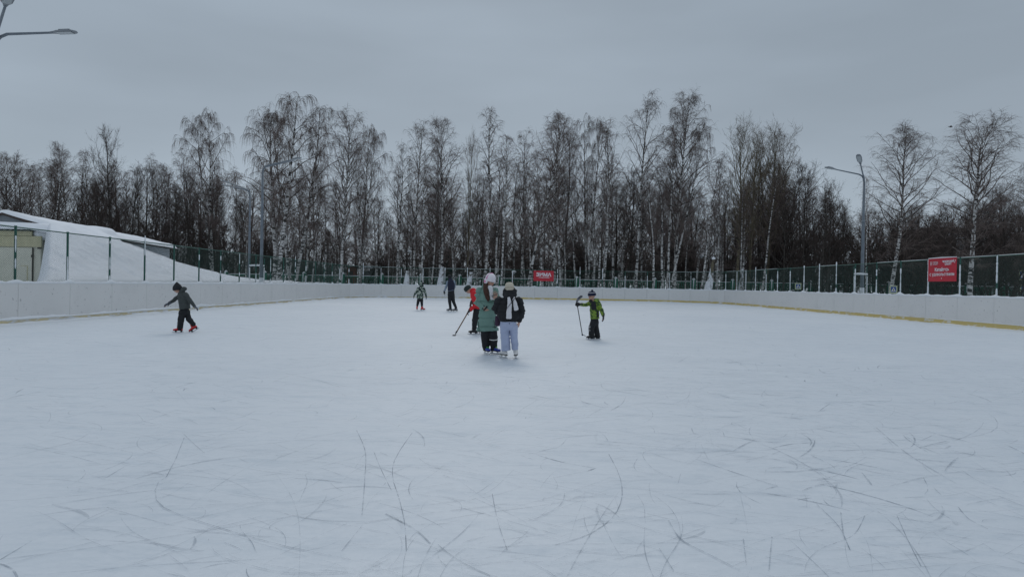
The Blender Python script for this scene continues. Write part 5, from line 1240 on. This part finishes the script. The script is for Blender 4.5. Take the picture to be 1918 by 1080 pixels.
# --- child in black beanie gliding with arms out
f = Fig('child in dark grey hooded jacket and pointed black beanie gliding with arms spread, red skates', 345, 622, .001675, 440, 935)
hc = f(325, 262, 0); hax = axes(V3((-.78, -.30, -.62)), V3((-.45, -.1, .9)))
shL, shR = f(338, 358, .11), f(470, 345, -.06); hip = f(442, 590, 0)
eL, wL, eR, wR = f(262, 440, .05), f(205, 488, -.02), f(560, 448, -.10), f(628, 520, -.12)
kL, aL, kR, aR = f(402, 735, -.05), f(378, 872, -.03), f(490, 725, .06), f(562, 822, .10)
tL = V3((-1, -.2, 0)).normalized()
skeleton(f, hc, hax, .9, f(368, 325, 0), shL, shR, [(shL, eL, wL, V3((-.9, -.1, -.45)), V3((-.3, -.2, -1))), (shR, eR, wR, V3((.75, 0, -.65)), V3((-.5, -.2, -.7)))], hip, [(f(415, 600, -.05), kL, aL, tL), (f(465, 600, .05), kR, aR, tL)], kk=.85)
face_parts(f.root, hc, hax, .9)
B = Blob(); B.limb([(f(385, 310, .0), .08, .085), (f(402, 350, .0), .125, .115), (f(425, 430, .0), .140, .13), (f(440, 510, .0), .138, .13), (f(446, 572, .0), .13, .13)], ref=(0, 1, 0), n=20, round_ends=False)
B.limb([(shL, .065), ((shL + eL) / 2, .058), (eL, .052), (wL, .040)]); B.limb([(shR, .068), ((shR + eR) / 2, .060), (eR, .052), (wR, .040)])
B.limb([(f(420, 262, .05), .06), (f(430, 258, -.02), .06), (f(415, 290, -.06), .05), (f(385, 320, -.08), .03)])
B.fuse('hooded_jacket', MT['grey_jacket'], f.root, voxel=.010, smooth=3, fold=.010, fscale=.13)
B = Blob(); B.limb([(f(444, 580, .0), .105, .10), (f(440, 620, .0), .11, .11)], ref=(0, 1, 0)); B.limb([(f(418, 620, -.04), .088), (kL, .082), (f(382, 868, -.03), .070)]); B.limb([(f(462, 620, .05), .088), (kR, .076), (f(552, 812, .10), .064)])
B.fuse('trousers', MT['black_cloth'], f.root, voxel=.010, smooth=2, fold=.009)
skate(f.root, V3((aL.x, aL.y, .115)), tL, .92, 'red_boot', high=.05, lace='reflect', holder='boot_black'); skate(f.root, V3((aR.x - .02, aR.y, .155)), tL, .92, 'red_boot', high=.05, pitch=-math.radians(33), lace='reflect', holder='boot_black')
B = Blob(); hx2 = axes(V3((-.9, -.35, -.1)), V3((-.12, 0, 1))); dome(B, hc + V3((.006, 0, -.035)), hx2, [(0, 1.02), (.04, 1.05), (.09, .99), (.13, .80), (.17, .50), (.20, .24), (.22, .08)], .098, .112); B.limb([(f(380, 250, .0), .05), (f(392, 285, .0), .045)])
B.fuse('beanie', MT['black_cloth'], f.root, voxel=.008, smooth=2)
for (w_, d_, nrm_) in ((wL, V3((-.9, -.1, -.45)), V3((-.3, -.2, -1))), (wR, V3((.75, 0, -.65)), V3((-.5, -.2, -.7)))):
    B = Blob(); hand_geo(B, w_, d_, nrm_, .95, .25, 1.35); B.limb([(w_ - d_.normalized() * .03, .036), (w_, .034)]); B.fuse('glove', MT['glove_grey'], f.root, voxel=.007, smooth=2)

# --- child in camouflage, from behind
f = Fig('child in green camouflage hooded jacket and red skates, seen from behind by the far boards', 787, 581, .002767, 462, 900)
hc = f(490, 430, .02); hax = axes(V3((.35, .9, -.3)), V3((.1, .1, 1)))
shL, shR = f(418, 498, 0), f(522, 500, 0); hip = f(455, 690, 0)
eL, wL, eR, wR = f(378, 570, 0), f(346, 630, -.02), f(550, 575, 0), f(570, 645, -.02)
kL, aL, kR, aR = f(418, 760, .0), f(404, 845, 0), f(490, 760, .0), f(496, 848, 0)
tL, tR = V3((-.2, 1, 0)), V3((.9, .4, 0)).normalized()
skeleton(f, hc, hax, .9, f(475, 470, 0), shL, shR, [(shL, eL, wL, V3((-.3, 0, -1)), V3((1, 0, -.3))), (shR, eR, wR, V3((.2, 0, -1)), V3((-1, 0, 0)))], hip, [(f(430, 700), kL, aL, tL), (f(482, 700), kR, aR, tR)], kk=.85)
B = Blob(); B.limb([(f(472, 462, .0), .09, .085), (f(470, 500, .0), .15, .11), (f(458, 580, .0), .165, .13), (f(454, 685, .0), .178, .135)], ref=(0, 1, 0), n=18, round_ends=False)
B.limb([(shL, .070), (eL, .060), (wL, .045)]); B.limb([(shR, .070), (eR, .060), (wR, .045)])
B.limb([(f(455, 430, -.03), .06), (f(475, 432, -.06), .09), (f(500, 450, -.03), .07)]); B.limb([(f(480, 415, -.01), .09), (f(476, 455, -.03), .085)])
B.fuse('camouflage_jacket', MT['camo'], f.root, voxel=.012, smooth=3, fold=.009)
B = Blob(); B.limb([(f(454, 680, .0), .14, .11), (f(454, 700, .0), .13, .11)], ref=(0, 1, 0)); B.limb([(f(430, 705, 0), .085), (kL, .072), (f(406, 820, 0), .055)]); B.limb([(f(484, 705, 0), .085), (kR, .072), (f(494, 822, 0), .055)]); B.fuse('trousers', MT['black_cloth'], f.root, voxel=.012, smooth=2, fold=.006)
for (a, t) in ((aL, tL), (aR, tR)): skate(f.root, V3((a.x, a.y, .13)), t, .95, 'red_boot', high=.06, holder='white_boot'); B = Blob(); B.limb([(V3((a.x, a.y, .20)), .05), (V3((a.x, a.y, .235)), .05)], round_ends=False); B.fuse('sock', MT['fleece_white'], f.root, voxel=.01, smooth=1)
B = Blob(); dome(B, hc + hax[2] * .02, hax, [(0, 1), (.04, 1.02), (.08, .92), (.105, .6), (.115, .25)], .088, .102); B.fuse('hat', MT['black_cloth'], f.root, voxel=.008, smooth=2)
for (w_, d_, n_) in ((wL, V3((-.3, 0, -1)), V3((1, 0, -.3))), (wR, V3((.2, 0, -1)), V3((-1, 0, 0)))):
    B = Blob(); hand_geo(B, w_, d_, n_, .95, .3, 1.3); B.fuse('glove', MT['glove_grey'], f.root, voxel=.008, smooth=1)

# --- adult in navy top by the far boards
f = Fig('tall person in navy body warmer with grey-blue sleeves and black trousers near the far boards', 846, 583, .002713, 1050, 915)
hc = f(1003, 285, .02); hax = axes(V3((-.6, .6, -.35)), V3((-.12, .1, 1)))
shL, shR = f(968, 372, .05), f(1082, 366, .0); hip = f(1034, 560, .0)
eL, wL, eR, wR = f(940, 465, .05), f(908, 548, .0), f(1096, 460, .12), f(1060, 520, .22)
kL, aL, kR, aR = f(1010, 730, -.04), f(1026, 862, .02), f(1078, 735, .04), f(1126, 856, .05)
tL, tR = V3((-1, .1, 0)).normalized(), V3((-.9, .35, 0)).normalized()
skeleton(f, hc, hax, 1.0, f(1020, 335, 0), shL, shR, [(shL, eL, wL, V3((-.1, -.1, -1)), V3((.9, -.3, 0))), (shR, eR, wR, V3((-.3, .3, -1)), V3((-1, 0, 0)))], hip, [(f(1010, 570), kL, aL, tL), (f(1060, 570), kR, aR, tR)])
B = Blob(); B.limb([(f(1024, 332, .0), .08, .08), (f(1030, 362, .0), .165, .11), (f(1036, 430, .0), .18, .13), (f(1034, 520, .0), .175, .13)], ref=(0, 1, 0), n=18)
B.limb([(f(1008, 300, .02), .075), (f(1012, 335, -.02), .08)])
vest = B.fuse('body_warmer', MT['navy_top'], f.root, voxel=.012, smooth=3, fold=.010)
B = Blob(); B.limb([(shL, .072), ((shL + eL) / 2, .062), (eL, .056), (wL, .042)]); B.fuse('sleeve', MT['grey_sleeve'], f.root, voxel=.011, smooth=2, fold=.008)
B = Blob(); B.limb([(shR, .072), ((shR + eR) / 2, .062), (eR, .056), (wR, .042)]); B.fuse('sleeve', MT['grey_sleeve'], f.root, voxel=.011, smooth=2, fold=.008)
MB().tube([f(976, 548, -.10), f(1010, 538, -.142), f(1060, 526, -.145), f(1100, 516, -.08)], .008, 6).build('hem_piping', MT['grey_sleeve'], vest)
B = Blob(); B.limb([(f(1034, 540, .0), .165, .12), (f(1034, 590, .0), .165, .125)], ref=(0, 1, 0)); B.limb([(f(1008, 600, 0), .105), (kL, .085), (aL + V3((0, 0, .03)), .064)]); B.limb([(f(1062, 600, 0), .105), (kR, .085), (aR + V3((0, 0, .03)), .064)]); B.fuse('trousers', MT['black_cloth'], f.root, voxel=.012, smooth=2, fold=.009)
for (a, t) in ((aL, tL), (aR, tR)): skate(f.root, V3((a.x, a.y, .145)), t, 1.15, 'grey_boot', high=.05)
B = Blob(); dome(B, hc + hax[2] * .0, hax, [(-.05, .95), (.0, 1.04), (.04, 1.06), (.08, .98), (.11, .78), (.125, .35)], .092, .106); B.fuse('hat', MT['black_cloth'], f.root, voxel=.009, smooth=2)
B = Blob(); hand_geo(B, wL, V3((-.1, -.1, -1)), V3((.9, -.3, 0)), 1.05, .4, 1.5); B.limb([(wL, .046), (wL - V3((0, 0, .03)), .044)]); B.fuse('glove', MT['boot_black'], f.root, voxel=.009, smooth=1)
B = Blob(); hand_geo(B, wR, V3((-.3, .3, -1)), V3((-1, 0, 0)), 1.05, .4, 1.5); B.fuse('glove', MT['boot_black'], f.root, voxel=.009, smooth=1)
